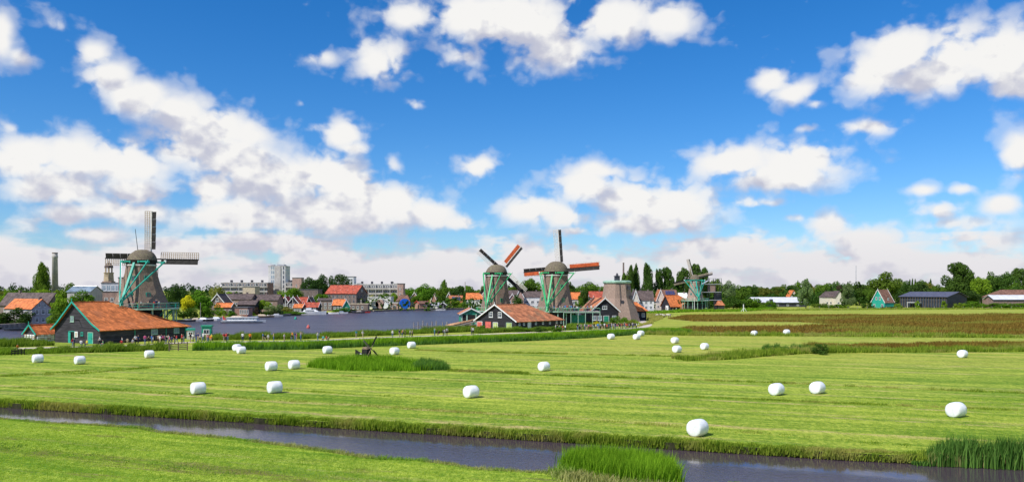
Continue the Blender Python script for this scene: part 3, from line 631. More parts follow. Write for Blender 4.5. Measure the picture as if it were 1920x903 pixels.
def bld(name, label, x0, d, wr, wl, he, hr=None, a=0, wall='brick', roof='red_tile', ridge='x', hip0=0., hip1=0., over=.35, trim=None, wins=(), cat='house', group=None, chim=(), bell=0., apex=.5, z=0., fm='white_paint', gmn='glass'):
    """near corner at pixel column x0 and depth d; front runs along angle a (degrees), left side goes back from the corner"""
    root = empty(name, ((x0-960)/F*d, d, z), R(a), label, cat, group)
    walls(root, wr, wl, he, hr if hr else he, ridge, wall, apex, hip0, hip1)
    if hr: ro = gable_roof(root, wr, wl, he, hr, ridge, roof, over, hip0, hip1, trim=trim, bell=bell, apex=apex)
    else:
        b = MB(); b.box(-.15, wr+.15, -.15, wl+.15, he, he+.35); ro = b.build('roof', M[roof], root)
    for c in chim:
        b = MB(); zt = (hr or he)+c[2] if len(c) > 2 else (hr or he)+.7
        b.box(c[0]-.35, c[0]+.35, c[1]-.35, c[1]+.35, he*.8, zt).box(c[0]-.42, c[0]+.42, c[1]-.42, c[1]+.42, zt, zt+.15); b.build('chimney', M['dark_brick'], ro)
    for wn in wins:                                    # face, first, step, count, z list, w, h, style
        f, s0, st, n, zs, w, h, sty = wn
        for zz in zs:
            for k in range(n): window(root, f, s0+k*st, zz, w, h, fm, gmn, sty, wr=wr)
    return root
def spanx(x0, x1, d): return (x1-x0)*d/F
def zat(y, d): return CZ-(y-HZ)*d/F
def fb(name, label, x0, x1, yt, d, depth, wall, roof='roof_felt', yr=None, ridge='x', **k):
    """a building that faces the camera squarely, from its pixel box"""
    return bld(name, label, x0, d, spanx(x0, x1, d), depth, zat(yt, d), zat(yr, d) if yr else None, 0, wall, roof, ridge, **k)

# ---- the grey barn with the big orange roof under the first mill
B1 = bld('barn', 'big grey weatherboard barn with a long sweeping orange tile roof and green trim', 188, 152, 21, 13, 2.75, 7.9, 65, 'grey_board', 'orange_tile', 'x', hip1=13.5, over=.55, trim='teal_paint', bell=.3, apex=.56, cat='barn', fm='teal_paint')
door(B1, 'W', 2.0, 1.3, 2.1, 'teal_paint', fm='pale_green'); door(B1, 'W', 7.2, 1.5, 2.2, 'tar_wood', fm='teal_paint')
o = MB().box(0, .9, -.06, .02, 0, 2.1).build('open_door_leaf', M['teal_paint'], B1); o.location = (-.05, 8.95, 0); o.rotation_euler = (0, 0, R(-100))
sg = MB().box(0, .9, -.05, .02, 0, 1.1).build('notice_board', M['white_paint'], B1); sg.location = (-.06, 7.1, 1.15); sg.rotation_euler = (0, 0, -math.pi/2)
MB().box(.2, .7, -.065, -.05, .15, .9).build('poster', M['tan_canvas'], sg)
window(B1, 'W', 7.4, 4.1, 1.0, 1.1, 'pale_green', 'pale_glass', 'two'); window(B1, 'W', 4.7, 1.5, .7, .7, 'teal_paint', 'glass', 'cross')
MB().beam((0, 5.9, 4.4), (-1.2, 5.5, 4.6), .12).build('wall_lamp_bracket', M['tar_wood'], B1)
for s, w in ((11.6, 1.6), (17.3, 1.4)): window(B1, 'S', s, 1.2, w, 1.1, 'pale_green', 'pale_glass', 'two')
for s in (7.6, 15.2, 20.2): MB().box(s, s+.16, -.12, -.03, 0, 2.5).build('wall_post', M['green_paint'], B1)
for s in (1.2, 4.5, 10.2, 14.4): MB().box(s, s+.9, -.9, -.3, .42, .5).box(s+.05, s+.13, -.85, -.35, 0, .42).box(s+.77, s+.85, -.85, -.35, 0, .42).build('wall_bench', M['wood'], B1)
# lean-to left of the barn
A1 = bld('open_shed', 'small open shed with orange roof and white stacked crates beside the grey barn', 68, 158, 5.6, 3.5, 1.75, 3.3, 65, 'grey_board', 'orange_tile', 'x', over=.35, trim='teal_paint', cat='shed', fm='white_paint')
cm = [MB().box(0, .62, -.3, -.04, 0, .30).box(.06, .56, -.33, -.3, .05, .25).mesh('crate', M[q]) for q in ('white_paint', 'tan_canvas')]
for r_ in range(4):
    for c in range(5): link('crate', cm[(c*2+r_) % 4 == 3], A1, (.1+c*.70, 0, .03+r_*.37))
    for c in range(4): link('crate', cm[(c+r_) % 4 == 2], A1, (0, .62+.15+c*.8, .03+r_*.37), (0, 0, -math.pi/2))
for c in (3.7, 4.7): door(A1, 'S', c, .8, 1.55, 'teal_paint')
# ---- long black barn with orange roof and white trim below the middle mills
B2 = bld('barn', 'long black timber barn with orange tile roof, white bargeboards and red doors', 968, 202, 19.7, 13.7, 2.45, 6.4, 50, 'black_board', 'worn_tile', 'x', hip1=7.5, over=.5, trim='white_paint', cat='barn')
for s in (3.8, 6.9): window(B2, 'W', s+1.6-.6, 3.15, 1.25, 1.45, style='cross')
window(B2, 'W', 1.4, .2, 1.9, 1.75, 'pale_green', 'yellow_glass', 'cross'); window(B2, 'W', 6.1, .3, 1.7, 1.6, 'white_paint', 'yellow_glass', 'cross')
door(B2, 'W', 8.6, 1.7, 1.9, 'pink_red', fm='pink_red'); door(B2, 'W', 11.6, 1.7, 1.9, 'pink_red')
for s in (.9, 2.7, 7.6, 10.6, 13.6, 16.6, 18.6): window(B2, 'S', s, 1.25, .65, .6, style='two')
door(B2, 'S', 4.6, 1.2, 1.9, 'white_paint')
# ---- boathouse on the water with logs
B3 = bld('boathouse', 'open fronted boathouse with white verge and green posts at the river', 864, 236, 6.2, 8, 3.6, 5.1, 8, 'green_paint', 'worn_tile', 'y', over=.5, trim='white_paint', cat='boathouse', z=-.4)
MB().box(.45, 5.75, -.05, .02, .6, 3.3).build('opening_shade_panel', M['tar_wood'], B3)  # solid panel whose dark colour stands in for the shaded interior
for s in (0.05, 1.6, 4.3, 5.75):
    MB().box(s, s+.4, -.16, -.06, -.6, 3.5).build('post', M['pale_green'], B3)
for s in (.1, 5.75): window(B3, 'S', s-.02, 1.2, .45, .7, style='two'); window(B3, 'S', s-.02, 2.2, .45, .7, style='two')
MB().box(-.5, 7, -1.6, -.15, .3, .5).build('deck', M['grey_wood'], B3)
MB().box(1.6, 4.3, -.2, -.08, .5, 1.5).build('railing', M['green_paint'], B3)
# jetty with mooring posts
J = empty('jetty', G(840, 614), 0, 'grey timber jetty with a row of mooring posts in the river', 'jetty')
def jl(x, y): q = G(x, y)-J.location; return q
MB().beam(jl(778, 613.5)+Vector((0, 0, .25)), jl(872, 612)+Vector((0, 0, .25)), .25, .3).build('walkway', M['grey_wood'], J)
for i, x in enumerate((776, 784, 793, 801, 810, 818, 830, 838)):
    q = jl(x, 613.8+(i % 2)*.9); MB().tube((q.x, q.y, -1.3), (q.x, q.y, 1.45+.25*(i % 3)), .17, .15, 7).build('mooring_post', M['grey_wood'], J)
lg = [(838,611,890,600),(842,612,888,602.5),(846,610,893,598.5),(850,612.5,880,605),(836,610.5,870,603),(855,611,896,600)]
for i, (xa, ya, xb, yb) in enumerate(lg):
    a_, b_ = At(xa, ya, 226+i*.9), At(xb, yb, 229+i*.9)
    lo = MB().tube((0, 0, 0), b_-a_, .40, .33, 9).build('log', M['log_wood'], None, True); lo.location = a_
    tag(lo, 'peeled brown log sloping up the boathouse slipway', 'log', 'logs on the slipway')
sp = empty('slipway', At(880, 613, 224), 0, 'sloping timber slipway carrying logs up from the water', 'slipway')
MB().beam((-5.6, 0, -.2), (3.6, 2.5, 2.0), .8, .3).build('ramp', M['grey_wood'], sp)
for x_, z_ in ((-2.4, .5), (.2, 1.2), (2.6, 1.7)): MB().box(x_-.15, x_+.15, 1.0+x_*.25, 1.3+x_*.25, -.9, z_).build('post', M['wood'], sp)
# ---- black barn and low orange roof next to the capless tower
B4 = bld('barn', 'black timber barn with white verge and orange side roof below the capless mill tower', 1108, 240, 8.6, 12, 4.0, 7.7, 10, 'black_board', 'worn_tile', 'y', over=.45, trim='white_paint', cat='barn')
window(B4, 'S', 3.5, 4.4, 1.5, 1.1, style='cross')
for s in (.4, 2.1, 6.6): window(B4, 'S', s, 1.1, 1.3, 1.4, 'white_paint', 'pale_glass', 'two')
door(B4, 'S', 4.0, 1.5, 2.4, 'green_paint')
B5 = bld('cottage', 'low black cottage with bright orange hipped roof between the tower and far mill', 1176, 268, 6.6, 6.5, 3.6, 6.0, 6, 'black_board', 'orange_tile', 'x', hip0=2.0, hip1=2.4, trim=None, over=.6)
for s in (1, 3, 5): window(B5, 'S', s, 1.2, 1, 1.2)
B6 = bld('barn', 'dark barn with low orange roof at the foot of the far mill', 1258, 398, 17.8, 8.1, 2.3, 7.4, 25, 'black_board', 'orange_tile', 'x', hip1=10, over=.5, cat='barn')
door(B6, 'W', 2.2, 2.0, 2.2, 'white_paint'); 
pc = MB(); pc.slab([(5.2,-2.2,2.6),(7.2,-2.2,3.6),(7.2,.2,3.6),(5.2,.2,2.6)], .15).slab([(7.2,-2.2,3.6),(9.2,-2.2,2.6),(9.2,.2,2.6),(7.2,.2,3.6)], .15).box(5.3, 9.1, -2.0, 0, 0, 2.6); pc.build('porch', M['worn_tile'], B6)
KI = bld('kiosk', 'small kiosk with orange roof beside the dark scaffold next to far mill', 1345, 400, 3.6, 3, 2.8, 4.6, 5, 'grey_board', 'worn_tile', 'x', hip0=.8, hip1=.8, cat='kiosk')
# scaffolded frame right of the far mill
SC = empty('loading_frame', At(1318, 580, 402), 0, 'dark open steel frame standing beside the far mill', 'frame')
SC.location.z = 0
for x_ in (0, 3.2, 6.4, 9.2):
    for y_ in (0, 4): MB().beam((x_, y_, -.2), (x_, y_, 16 if x_ > 3 else 13), .22).build('column', M['dark_paint'], SC)
for z_ in (5, 9, 13, 15.8):
    x1_ = 9.2 if z_ > 5 else 9.2
    MB().beam((0 if z_ < 14 else 3.2, 0, z_), (x1_, 0, z_), .25).beam((0 if z_ < 14 else 3.2, 4, z_), (x1_, 4, z_), .25).build('girder', M['metal_grey'], SC)
MB().box(3.3, 6.3, .3, 3.7, 9.2, 12.6).build('cabin', M['brick'], SC); MB().box(6.5, 9.1, .3, 3.7, .2, 8.6).build('cabin', M['dark_clad'], SC)
MB().slab([(0,-.3,13.1),(3.2,-.3,15),(3.2,4.3,15),(0,4.3,13.1)], .12).build('canopy', M['metal_grey'], SC)

# ---- far bank, left
bld('warehouse', 'long brown roofed brick warehouse behind the white gabled house', 88, 250, 5.5, 30, 5.4, 9.2, 57, 'dark_brick', 'dark_tile', 'y', cat='warehouse', chim=((2.6, 22, .8),), wins=(('W', 14, 4, 4, (3,), 1.3, 1.2, 'two'),))
H2 = bld('house', 'pale grey gabled house with orange roof and six front windows by the water', 60, 230, 5.9, 14, 4.8, 7.5, 60, 'grey_wall', 'orange_tile', 'y', over=.25, chim=((2.9, 1.2, .5),))
for z_ in (.9, 3.2):
    for s in (.9, 2.7, 4.4): window(H2, 'S', s, z_, .95, 1.35, 'white_paint', 'glass', 'cross')
for s in (1.8, 3.4): window(H2, 'S', s, 5.3, .6, 1.0, 'white_paint', 'glass', 'two')
for s in (1, 3): window(H2, 'W', s, 3.0, .9, 1.2)
fb('brick_factory', 'brick factory with flat roof and row of square windows behind first mill', 168, 236, 547, 300, 20, 'brick', cat='factory', wins=(('S', 1.2, 2.2, 6, (3.2, 5.8), 1.3, 1.5, 'cross'),))
fb('glass_penthouse', 'glazed top storey on the brick factory roof', 190, 224, 531, 305, 10, 'metal_grey', cat='penthouse', wins=(('S', .3, 1.7, 4, (9.8,), 1.5, 2.1, 'two'),), gmn='pale_glass')
fb('stair_tower', 'square brick stair tower left of the first mill', 222, 236, 521, 296, 6, 'brick', cat='tower', wins=(('S', .9, 1.3, 1, (9, 11.5), .8, 1.3, 'two'),))
fb('glasshouse', 'sloping glass roofed hall in front of the brick factory', 126, 168, 546, 285, 9, 'grey_wall', 'pale_glass', 536, ridge='x', cat='hall')
TW = empty('clock_tower', At(204, 542, 330), 0, 'slender stone tower with domed open belfry behind first mill', 'tower'); TW.location.z = 0
TW_ = MB(); rr = lambda r, z, n=8: [(r*math.cos(k*2*math.pi/n+math.pi/n), r*math.sin(k*2*math.pi/n+math.pi/n), z) for k in range(n)]
MB().loft([rr(2.3, 0, 4), rr(2.3, 13, 4), rr(2.6, 13.2, 4), rr(2.6, 13.7, 4)]).build('shaft', M['brick'], TW)
MB().loft([rr(1.95, 13.7), rr(1.75, 16.8), rr(1.95, 17), rr(1.95, 17.3)]).build('drum', M['stone'], TW)
for k in range(6):
    an = k*math.pi/3; MB().box(-.2, .2, -.2, .2, 17.3, 19.2).build('belfry_pier', M['stone'], TW).location = (1.3*math.cos(an), 1.3*math.sin(an), 0)
MB().loft([rr(1.7, 19.2), rr(1.6, 20.0), rr(1.1, 20.8), rr(.5, 21.3), rr(.12, 21.5), rr(.08, 22.4)]).build('dome', M['dark_tile'], TW)
CH = empty('factory_chimney', At(103, 542, 430), 0, 'tall round factory chimney beside the lone poplar', 'chimney'); CH.location.z = 0
MB().loft([rr(1.75, -.2, 14), rr(1.35, 27.2, 14), rr(1.5, 27.4, 14), rr(1.5, 28.2, 14), rr(1.35, 28.4, 14), rr(1.3, 29.6, 14)]).build('stack', M['concrete'], CH, True)
MB().loft([rr(1.42, 29.6, 14), rr(1.42, 30.1, 14)]).build('rim', M['dark_brick'], CH)
# quay at the left
qy = MB(); qa, qb = G(-60, 620, WZ), G(52, 613.5, WZ); qy.beam((qa.x, qa.y+1, .1), (qb.x, qb.y+1, .1), 1.4, 1.5); q = qy.build('quay_wall', M['quay']); tag(q, 'low grey quay wall along the water below the pale house', 'quay wall')
# roofs right of first mill across the river
fb('house', 'dark gabled house with white window behind the yellow tree', 395, 420, 566, 325, 9, 'dark_brick', 'dark_tile', 551, 'y', trim='white_paint', wins=(('S', 2, 1.6, 1, (5.5,), 1.2, 1.4, 'cross'),))
fb('house', 'long grey roofed house row behind the waterside gardens', 418, 470, 560, 345, 9, 'brick', 'dark_tile', 551, 'x', wins=(('S', 1, 2.2, 5, (3.5,), 1.2, 1.2, 'two'),), chim=((3, 4.5), (9, 4.5)))
fb('house', 'grey roofed house with white dormer behind waterside gardens', 470, 520, 562, 348, 9, 'brick', 'dark_tile', 552, 'x', wins=(('S', 1, 2.4, 4, (3.3,), 1.2, 1.2, 'two'),), chim=((5.5, 4.5, .9),))
fb('shed', 'low shed with orange roof by the water right of the yellow tree', 402, 432, 575, 312, 6, 'dark_brick', 'orange_tile', 568, 'x', cat='shed', trim='white_paint', wins=(('S', .8, 2.4, 3, (1.2,), 1.2, 1.2, 'two'),))
fb('shed', 'flat roofed brick waterside shed with tall windows', 440, 464, 577, 305, 6, 'red_brick', 'roof_felt', cat='shed', wins=(('S', 1.9, .9, 4, (1.0,), .65, 1.7, 'two'),))
fb('house', 'black cottage with mossy roof between the waterside gardens', 445, 478, 570, 322, 7, 'black_board', 'dark_tile', 563, 'x', wins=(('S', 1, 2, 3, (1.8,), 1, 1, 'two'),))
# tower block and flats
TB = fb('tower_block', 'tall white tower block with vertical window strips above far bank', 503, 535, 499, 520, 11, 'pale_concrete', 'concrete', cat='tower')
for s in (1.6, 2.9):
    for k in range(8): window(TB, 'S', s, 2.2+k*3.0, 1.15, 2.4, 'white_paint', 'pale_glass', 'two')
for k in range(8): window(TB, 'S', 9.4, 2.2+k*3.0, 1.0, 2.2, 'metal_grey', 'glass', 'two')
for x0_, x1_ in ((4.4, 8.2),): MB().box(x0_, x1_, -.5, .0, 0, 25.2).build('projecting_bay', M['concrete'], TB)
MB().box(1, 3.2, 2, 5, 25.6, 26.4).box(5, 9.5, 2, 8, 25.6, 26.6).build('roof_plant', M['metal_grey'], TB)
for x_ in (1.5, 6, 10): MB().beam((x_, 1, 25.4), (x_, 1, 28), .12).build('antenna', M['metal_grey'], TB)
def flats(name, label, x0, x1, yt, d, floors, bays, wall='brick', rail='concrete', depth=12):
    b = fb(name, label, x0, x1, yt, d, depth, wall, 'pale_concrete', cat='apartments'); w = spanx(x0, x1, d); h = zat(yt, d); fh = 2.9
    for k in range(floors):
        zz = h-(k+1)*fh
        MB().box(0, w, -1.1, -.02, zz-.1, zz+.1).box(0, w, -1.1, -1.0, zz+.1, zz+1.0).build('gallery', M[rail], b)
        for j in range(bays): window(b, 'S', .4+j*(w-.6)/bays, zz+.25, (w-.6)/bays*.72, 2.2, 'white_paint', 'glass', 'two')
    for j in range(0, bays+1, 3): MB().box(.02+j*(w-.3)/bays, .2+j*(w-.3)/bays, -1.2, -.01, 0, h).build('pier', M['pale_concrete'], b)
    for j in range(4): MB().box(w*(j+.6)/4.4, w*(j+.6)/4.4+1, 3, 5, h+.3, h+1.8).build('roof_vent', M['dark_clad'], b)
    return b
flats('gallery_flats', 'long low gallery flats left of the white tower block', 417, 502, 530, 505, 3, 16)
flats('gallery_flats', 'short gallery flats wing right of the white tower block', 536, 550, 530, 515, 3, 4)
fb('stair_tower', 'plain brick stair tower right of the white tower block', 548, 565, 521, 500, 6, 'pink_brick', cat='tower', wins=(('S', 2.2, 1, 1, (6, 9, 12), .8, 1.5, 'two'),))
fb('low_office', 'yellow rendered low block in front of gallery flats', 455, 478, 538, 480, 9, 'tan_canvas', cat='office', wins=(('S', .6, 1.5, 4, (6,), 1.1, 1.3, 'two'),))
fb('brick_hall', 'windowless dark brick hall below the pine trees', 560, 596, 543, 430, 10, 'dark_brick', cat='hall', wins=(('S', 6, 1.5, 1, (3,), 1.0, 1.2, 'two'),))
flats('gallery_flats', 'flats with white roof edge under the pine trees', 608, 648, 528, 470, 3, 9, 'dark_brick', 'white_paint')
fb('roof_house', 'white rooftop house on flats beside the pine trees', 645, 663, 519, 472, 8, 'white_wall', cat='penthouse', wins=(('S', .5, 1.7, 3, (13.5, 15.5), 1.2, 1.1, 'two'),))
flats('gallery_flats', 'long four storey gallery flats behind the red roofed warehouse', 664, 746, 533, 468, 4, 18, 'concrete')
fb('stair_tower', 'brick end tower of long gallery flats', 745, 756, 532, 462, 8, 'pink_brick', cat='tower', wins=(('S', 1.2, 1, 1, (4, 7, 10), .7, 1.3, 'two'),))
# big brick warehouse with red roof
WH = bld('warehouse', 'large brown brick warehouse with red tiled saddle roof on the quay', 668, 398, 9.4, 18.8, 8.4, 12.4, 65, 'dark_brick', 'red_tile', 'y', over=.4, cat='warehouse')
for z_ in (1.2, 3.7, 6.2):
    for k in range(7): window(WH, 'W', 1+k*2.5, z_, 1.1, 1.5, 'grey_wood', 'glass', 'cross')
    for k in range(3): window(WH, 'S', 1.2+k*2.6, z_, 1.1, 1.5, 'grey_wood', 'glass', 'cross')
window(WH, 'S', 4.2, 9.2, 1.0, 1.2)
for k in range(4): MB().box(0, .7, 0, .5, 0, .15).build('roof_light', M['white_paint'], WH).location = (1.7, 2.5+k*4, 10.0)
door(WH, 'S', 3.5, 2, 2.8, 'wood', z=0)
# red roofed cottages by the water
for nm, lb, x0_, x1_, ye, yr, d_, rd, rf, wl_ in (
    ('cottage', 'red roofed cottage with black gable left of the flagpole', 506, 532, 564, 557, 372, 'x', 'red_tile', 'black_board'),
    ('cottage', 'green gabled cottage with white verge behind the flagpole', 528, 541, 566, 556, 366, 'y', 'red_tile', 'black_board'),
    ('cottage', 'red roofed cottage with steep white verge right of flagpole', 540, 560, 568, 556, 362, 'y', 'red_tile', 'grey_board'),
    ('cottage', 'red roofed cottage whose ridge runs along the river', 556, 574, 566, 557, 368, 'x', 'red_tile', 'red_brick'),
    ('cottage', 'small orange roofed cottage behind the white yacht\'s bow', 549, 566, 576, 570, 352, 'x', 'orange_tile', 'black_board'),
    ('cottage', 'red roofed cottage directly behind the white yacht', 566, 596, 575, 567, 355, 'x', 'red_tile', 'black_board'),
    ('cottage', 'narrow black gabled cottage with tall white verge behind the yacht', 572, 586, 569, 557, 372, 'y', 'dark_tile', 'black_board'),
    ('brick_house', 'grey brick house with arched windows beside orange hut', 596, 624, 562, 559, 385, 'x', 'dark_tile', 'dark_brick'),
    ('hut', 'orange roofed hut with white verge left of big warehouse', 623, 643, 571, 561, 378, 'x', 'orange_tile', 'black_board')):
    w_ = spanx(x0_, x1_, d_)
    fb(nm, lb, x0_, x1_, ye, d_, 6.5, wl_, rf, yr, rd, trim='white_paint', over=.3, wins=(('S', w_*.12, w_*.3, 3, (1.0,) if zat(ye, d_) < 3.4 else (1.0, 2.7), min(1.1, w_*.2), 1.2, 'cross'),))
bld('hut', 'green gabled hut with white verge facing the quay left of big warehouse', 643, 376, 3.2, 5, 2.6, 5.4, 20, 'green_paint', 'orange_tile', 'y', trim='white_paint', over=.25, wins=(('S', 1.1, 1, 1, (1.0,), .9, 1.1, 'cross'),))
fb('quay_shed', 'low brown shed with pale roof edge below the big warehouse', 648, 690, 570, 390, 4, 'dark_brick', 'tan_canvas', cat='shed', wins=(('S', 1, 2.2, 4, (.8,), 1.0, 1.4, 'two'),))
fb('hall', 'long white hall with flat roof right of the big warehouse', 689, 733, 557, 425, 10, 'white_wall', 'pale_concrete', cat='hall', wins=(('S', 1, 2.6, 4, (1.2,), 1.6, 1.4, 'two'),))
fb('shed', 'pink rendered shed on the quay beside the blue drum', 731, 746, 568, 418, 5, 'pink_brick', 'pale_concrete', cat='shed', wins=(('S', .5, 1.6, 2, (1,), .9, 1.2, 'two'),))
fb('house', 'pink house with brown hipped roof behind the blue drum', 743, 768, 563, 440, 8, 'pink_brick', 'brown_tile', 553, 'x', hip0=1.5, hip1=1.5, chim=((4.2, 4, .9),), wins=(('S', .8, 1.8, 3, (1.6,), 1, 1.3, 'cross'),))
fb('house', 'house with tall brown roof left of the willow', 768, 786, 560, 470, 8, 'pink_brick', 'brown_tile', 548, 'y', trim='white_paint', wins=(('S', 1.2, 2, 2, (2,), 1, 1.3, 'cross'),))
bld('boathouse', 'red brick boathouse with low gable at the water\'s edge', 787, 428, 5.6, 8, 2.9, 4.0, 25, 'red_brick', 'brown_tile', 'x', over=.4, cat='boathouse', trim='red_paint', wins=(('S', 2.2, 1.5, 2, (1.2,), .8, .9, 'two'),))
MB().box(-.06, .02, .8, 3.0, 0, 2.2).build('doorway_shade_panel', M['tar_wood'], bpy.data.objects['boathouse.001'])  # dark panel on the wall, painting the shade inside the doorway
fb('shed', 'white open boat shed at the water beside red boathouse', 806, 822, 572, 432, 5, 'white_wall', 'metal_grey', 567, 'x', cat='shed', wins=(('S', 1.4, 1.6, 1, (.7,), 1, 1.2, 'two'),))
bld('shed', 'grey boat shed with low white gable at the waterline', 822, 436, 4.8, 5, 1.7, 3.2, 0, 'grey_board', 'metal_grey', 'y', over=.3, cat='shed', trim='white_paint', wins=(('S', 1.8, 1.6, 1, (.3,), 1.2, 1.2, 'two'),))
for lb, x0_, x1_, ye, yr, d_, rd, rf, wl_ in (
    ('white house with solar panels on its roof among riverside trees', 842, 866, 567, 554, 470, 'x', 'worn_tile', 'cream'),
    ('orange gabled house half hidden in riverside trees', 808, 818, 562, 550, 480, 'y', 'orange_tile', 'red_brick'),
    ('small orange roofed house deep among riverside trees', 834, 848, 562, 549, 500, 'y', 'orange_tile', 'red_brick'),
    ('wide orange roofed house left of the cross sailed mill', 874, 910, 560, 549, 455, 'x', 'orange_tile', 'white_wall'),
    ('grey roofed house with dormer behind the cross sailed mill', 952, 980, 552, 544, 420, 'x', 'dark_tile', 'pink_brick'),
    ('orange gabled house behind the cross sailed mill', 953, 968, 562, 551, 405, 'y', 'orange_tile', 'pink_brick'),
    ('pink gabled house with round white window between the mills', 968, 982, 556, 541, 395, 'y', 'dark_tile', 'pink_brick'),
    ('long white fronted house between the two middle mills', 982, 1016, 556, 546, 400, 'x', 'dark_tile', 'white_wall'),
    ('orange roofed house right of the upright sailed mill', 1072, 1098, 560, 548, 390, 'x', 'orange_tile', 'cream'),
    ('red roofed house with white bays left of the capless tower', 1106, 1134, 557, 546, 400, 'x', 'red_tile', 'white_wall'),
    ('red gabled house right behind the capless tower', 1166, 1182, 560, 545, 400, 'y', 'red_tile', 'cream'),
    ('pale gabled house with dark roof between the poplars', 1186, 1198, 562, 544, 385, 'y', 'dark_tile', 'cream'),
    ('dark roofed house with red end between the poplars', 1198, 1226, 562, 545, 388, 'x', 'dark_tile', 'white_wall'),
    ('cream gabled house left of the far mill', 1231, 1246, 562, 543, 410, 'y', 'worn_tile', 'cream'),
    ('house with row of solar panels left of far mill', 1244, 1270, 556, 543, 414, 'x', 'brown_tile', 'cream'),
    ('white hall with curved canvas roof left of far mill', 1275, 1290, 560, 549, 420, 'x', 'white_paint', 'white_wall')):
    w_ = spanx(x0_, x1_, d_); n_ = max(2, int(w_/2.4)); he_ = zat(ye, d_)
    h_ = fb('house', lb, x0_, x1_, ye, d_, 8, wl_, rf, yr, rd, over=.3, trim='white_paint' if rd == 'y' else None, chim=((w_*.7, 4, .6),) if rd == 'x' else (), wins=(('S', w_*.08, w_/n_*.95, n_, (1.0, 3.4) if he_ > 4.8 else (1.2,), w_/n_*.5, 1.3, 'cross'),))
    if 'solar' in lb:
        hr_ = zat(yr, d_); n3 = 4
        for k in range(n3):
            x_ = w_*.2+k*w_*.17
            MB().slab([(x_, .9, he_+(hr_-he_)*.25+.2), (x_+w_*.15, .9, he_+(hr_-he_)*.25+.2), (x_+w_*.15, 3.1, he_+(hr_-he_)*.8+.2), (x_, 3.1, he_+(hr_-he_)*.8+.2)], .08).build('solar_panel', M['solar'], h_)
# ---- right hand side
WP = bld('warehouse', 'long pale metal warehouse half hidden by bushes on the right', 1418, 470, 30, 16, 3.0, 5.6, 2, 'dark_clad', 'pale_metal', 'x', over=.8, cat='warehouse', wins=(('S', 12, 6, 3, (.8,), 1.4, 1.0, 'two'),))
MB().box(8, 9.6, -.95, .6, 3.4, 4.6).build('roof_hatch', M['dark_clad'], WP)
fb('house', 'house with orange roof peeking over pale warehouse', 1481, 1496, 556, 520, 8, 'cream', 'orange_tile', 544, 'y', wins=(('S', 1.5, 2, 2, (2.5,), 1, 1.2, 'cross'),))
fb('house', 'dark roofed bungalow among the trees right of pale warehouse', 1546, 1570, 556, 480, 8, 'cream', 'dark_tile', 546, 'x', wins=(('S', 1, 2.2, 3, (1.5,), 1.2, 1.4, 'two'),), hip0=2, hip1=0)
fb('house', 'grey gabled bungalow beside hedge right of pale warehouse', 1567, 1582, 556, 476, 8, 'cream', 'dark_tile', 545, 'y', wins=(('S', 1, 2.0, 2, (1.5,), 1.2, 1.4, 'two'),))
GH = bld('house', 'bright green timber house with white verge and dark brown roof', 1659, 440, 7.1, 8.9, 3.4, 10.2, 25, 'teal_paint', 'brown_tile', 'x', over=.3, trim='white_paint')
for s in (2.6, 4.9): window(GH, 'W', s, 4.6, 1.2, 1.7, style='cross')
for s in (1.0, 6.3): window(GH, 'W', s, .5, 1.3, 1.8, style='cross')
MB().box(2.6, 4.4, .7, 2.6, 3.6, 6.2).build('dormer', M['brown_tile'], GH); window(GH, 'S', 2.9, 4.5, 1.2, 1.3).location.y = .66
MB().box(7.15, 11.0, .6, 8, 0, 2.8).build('side_wing', M['dark_clad'], GH)
DB = bld('pavilion', 'long dark modern pavilion with slate metal roof and glazed front', 1775, 440, 22.5, 26.3, 6.3, 8.9, 35, 'dark_clad', 'slate_metal', 'y', over=.9, cat='pavilion', apex=.55)
for k in range(17): window(DB, 'W', .6+k*1.5, .3, 1.3, 5.2, 'dark_paint', 'glass', 'two')
for k in range(18): MB().box(-.75, -.6, .5+k*1.5, .60+k*1.5, 0, 5.8).build('facade_post', M['wood'], DB)
MB().box(-3.5, -.8, 13.5, 20.5, 2.9, 3.1).build('canopy', M['white_paint'], DB)
for s in (13.7, 20.2): MB().box(-3.4, -3.25, s, s+.15, 0, 2.9).build('canopy_post', M['white_paint'], DB)
fb('barn', 'brown barn with wide dark roof half hidden by shrubs at the meadow end', 1868, 1990, 556, 470, 14, 'brick', 'brown_tile', 543, 'x', hip0=7, cat='barn', wins=(('S', 2, 4, 8, (1.5,), 1.2, 1.2, 'two'),))
fb('barn', 'low barn with pale metal roof in front of the brown barn', 1864, 1990, 560, 440, 9, 'brick', 'pale_metal', 553, 'x', cat='barn', over=.7, wins=(('S', 3, 4, 7, (1.2,), 1.2, 1.0, 'two'),))
fb('white_building', 'white modern building showing between the far right trees', 1898, 1945, 527, 620, 12, 'white_wall', 'pale_concrete', cat='building', wins=(('S', 1, 3.2, 5, (10, 13), 2.2, 1.5, 'two'),))

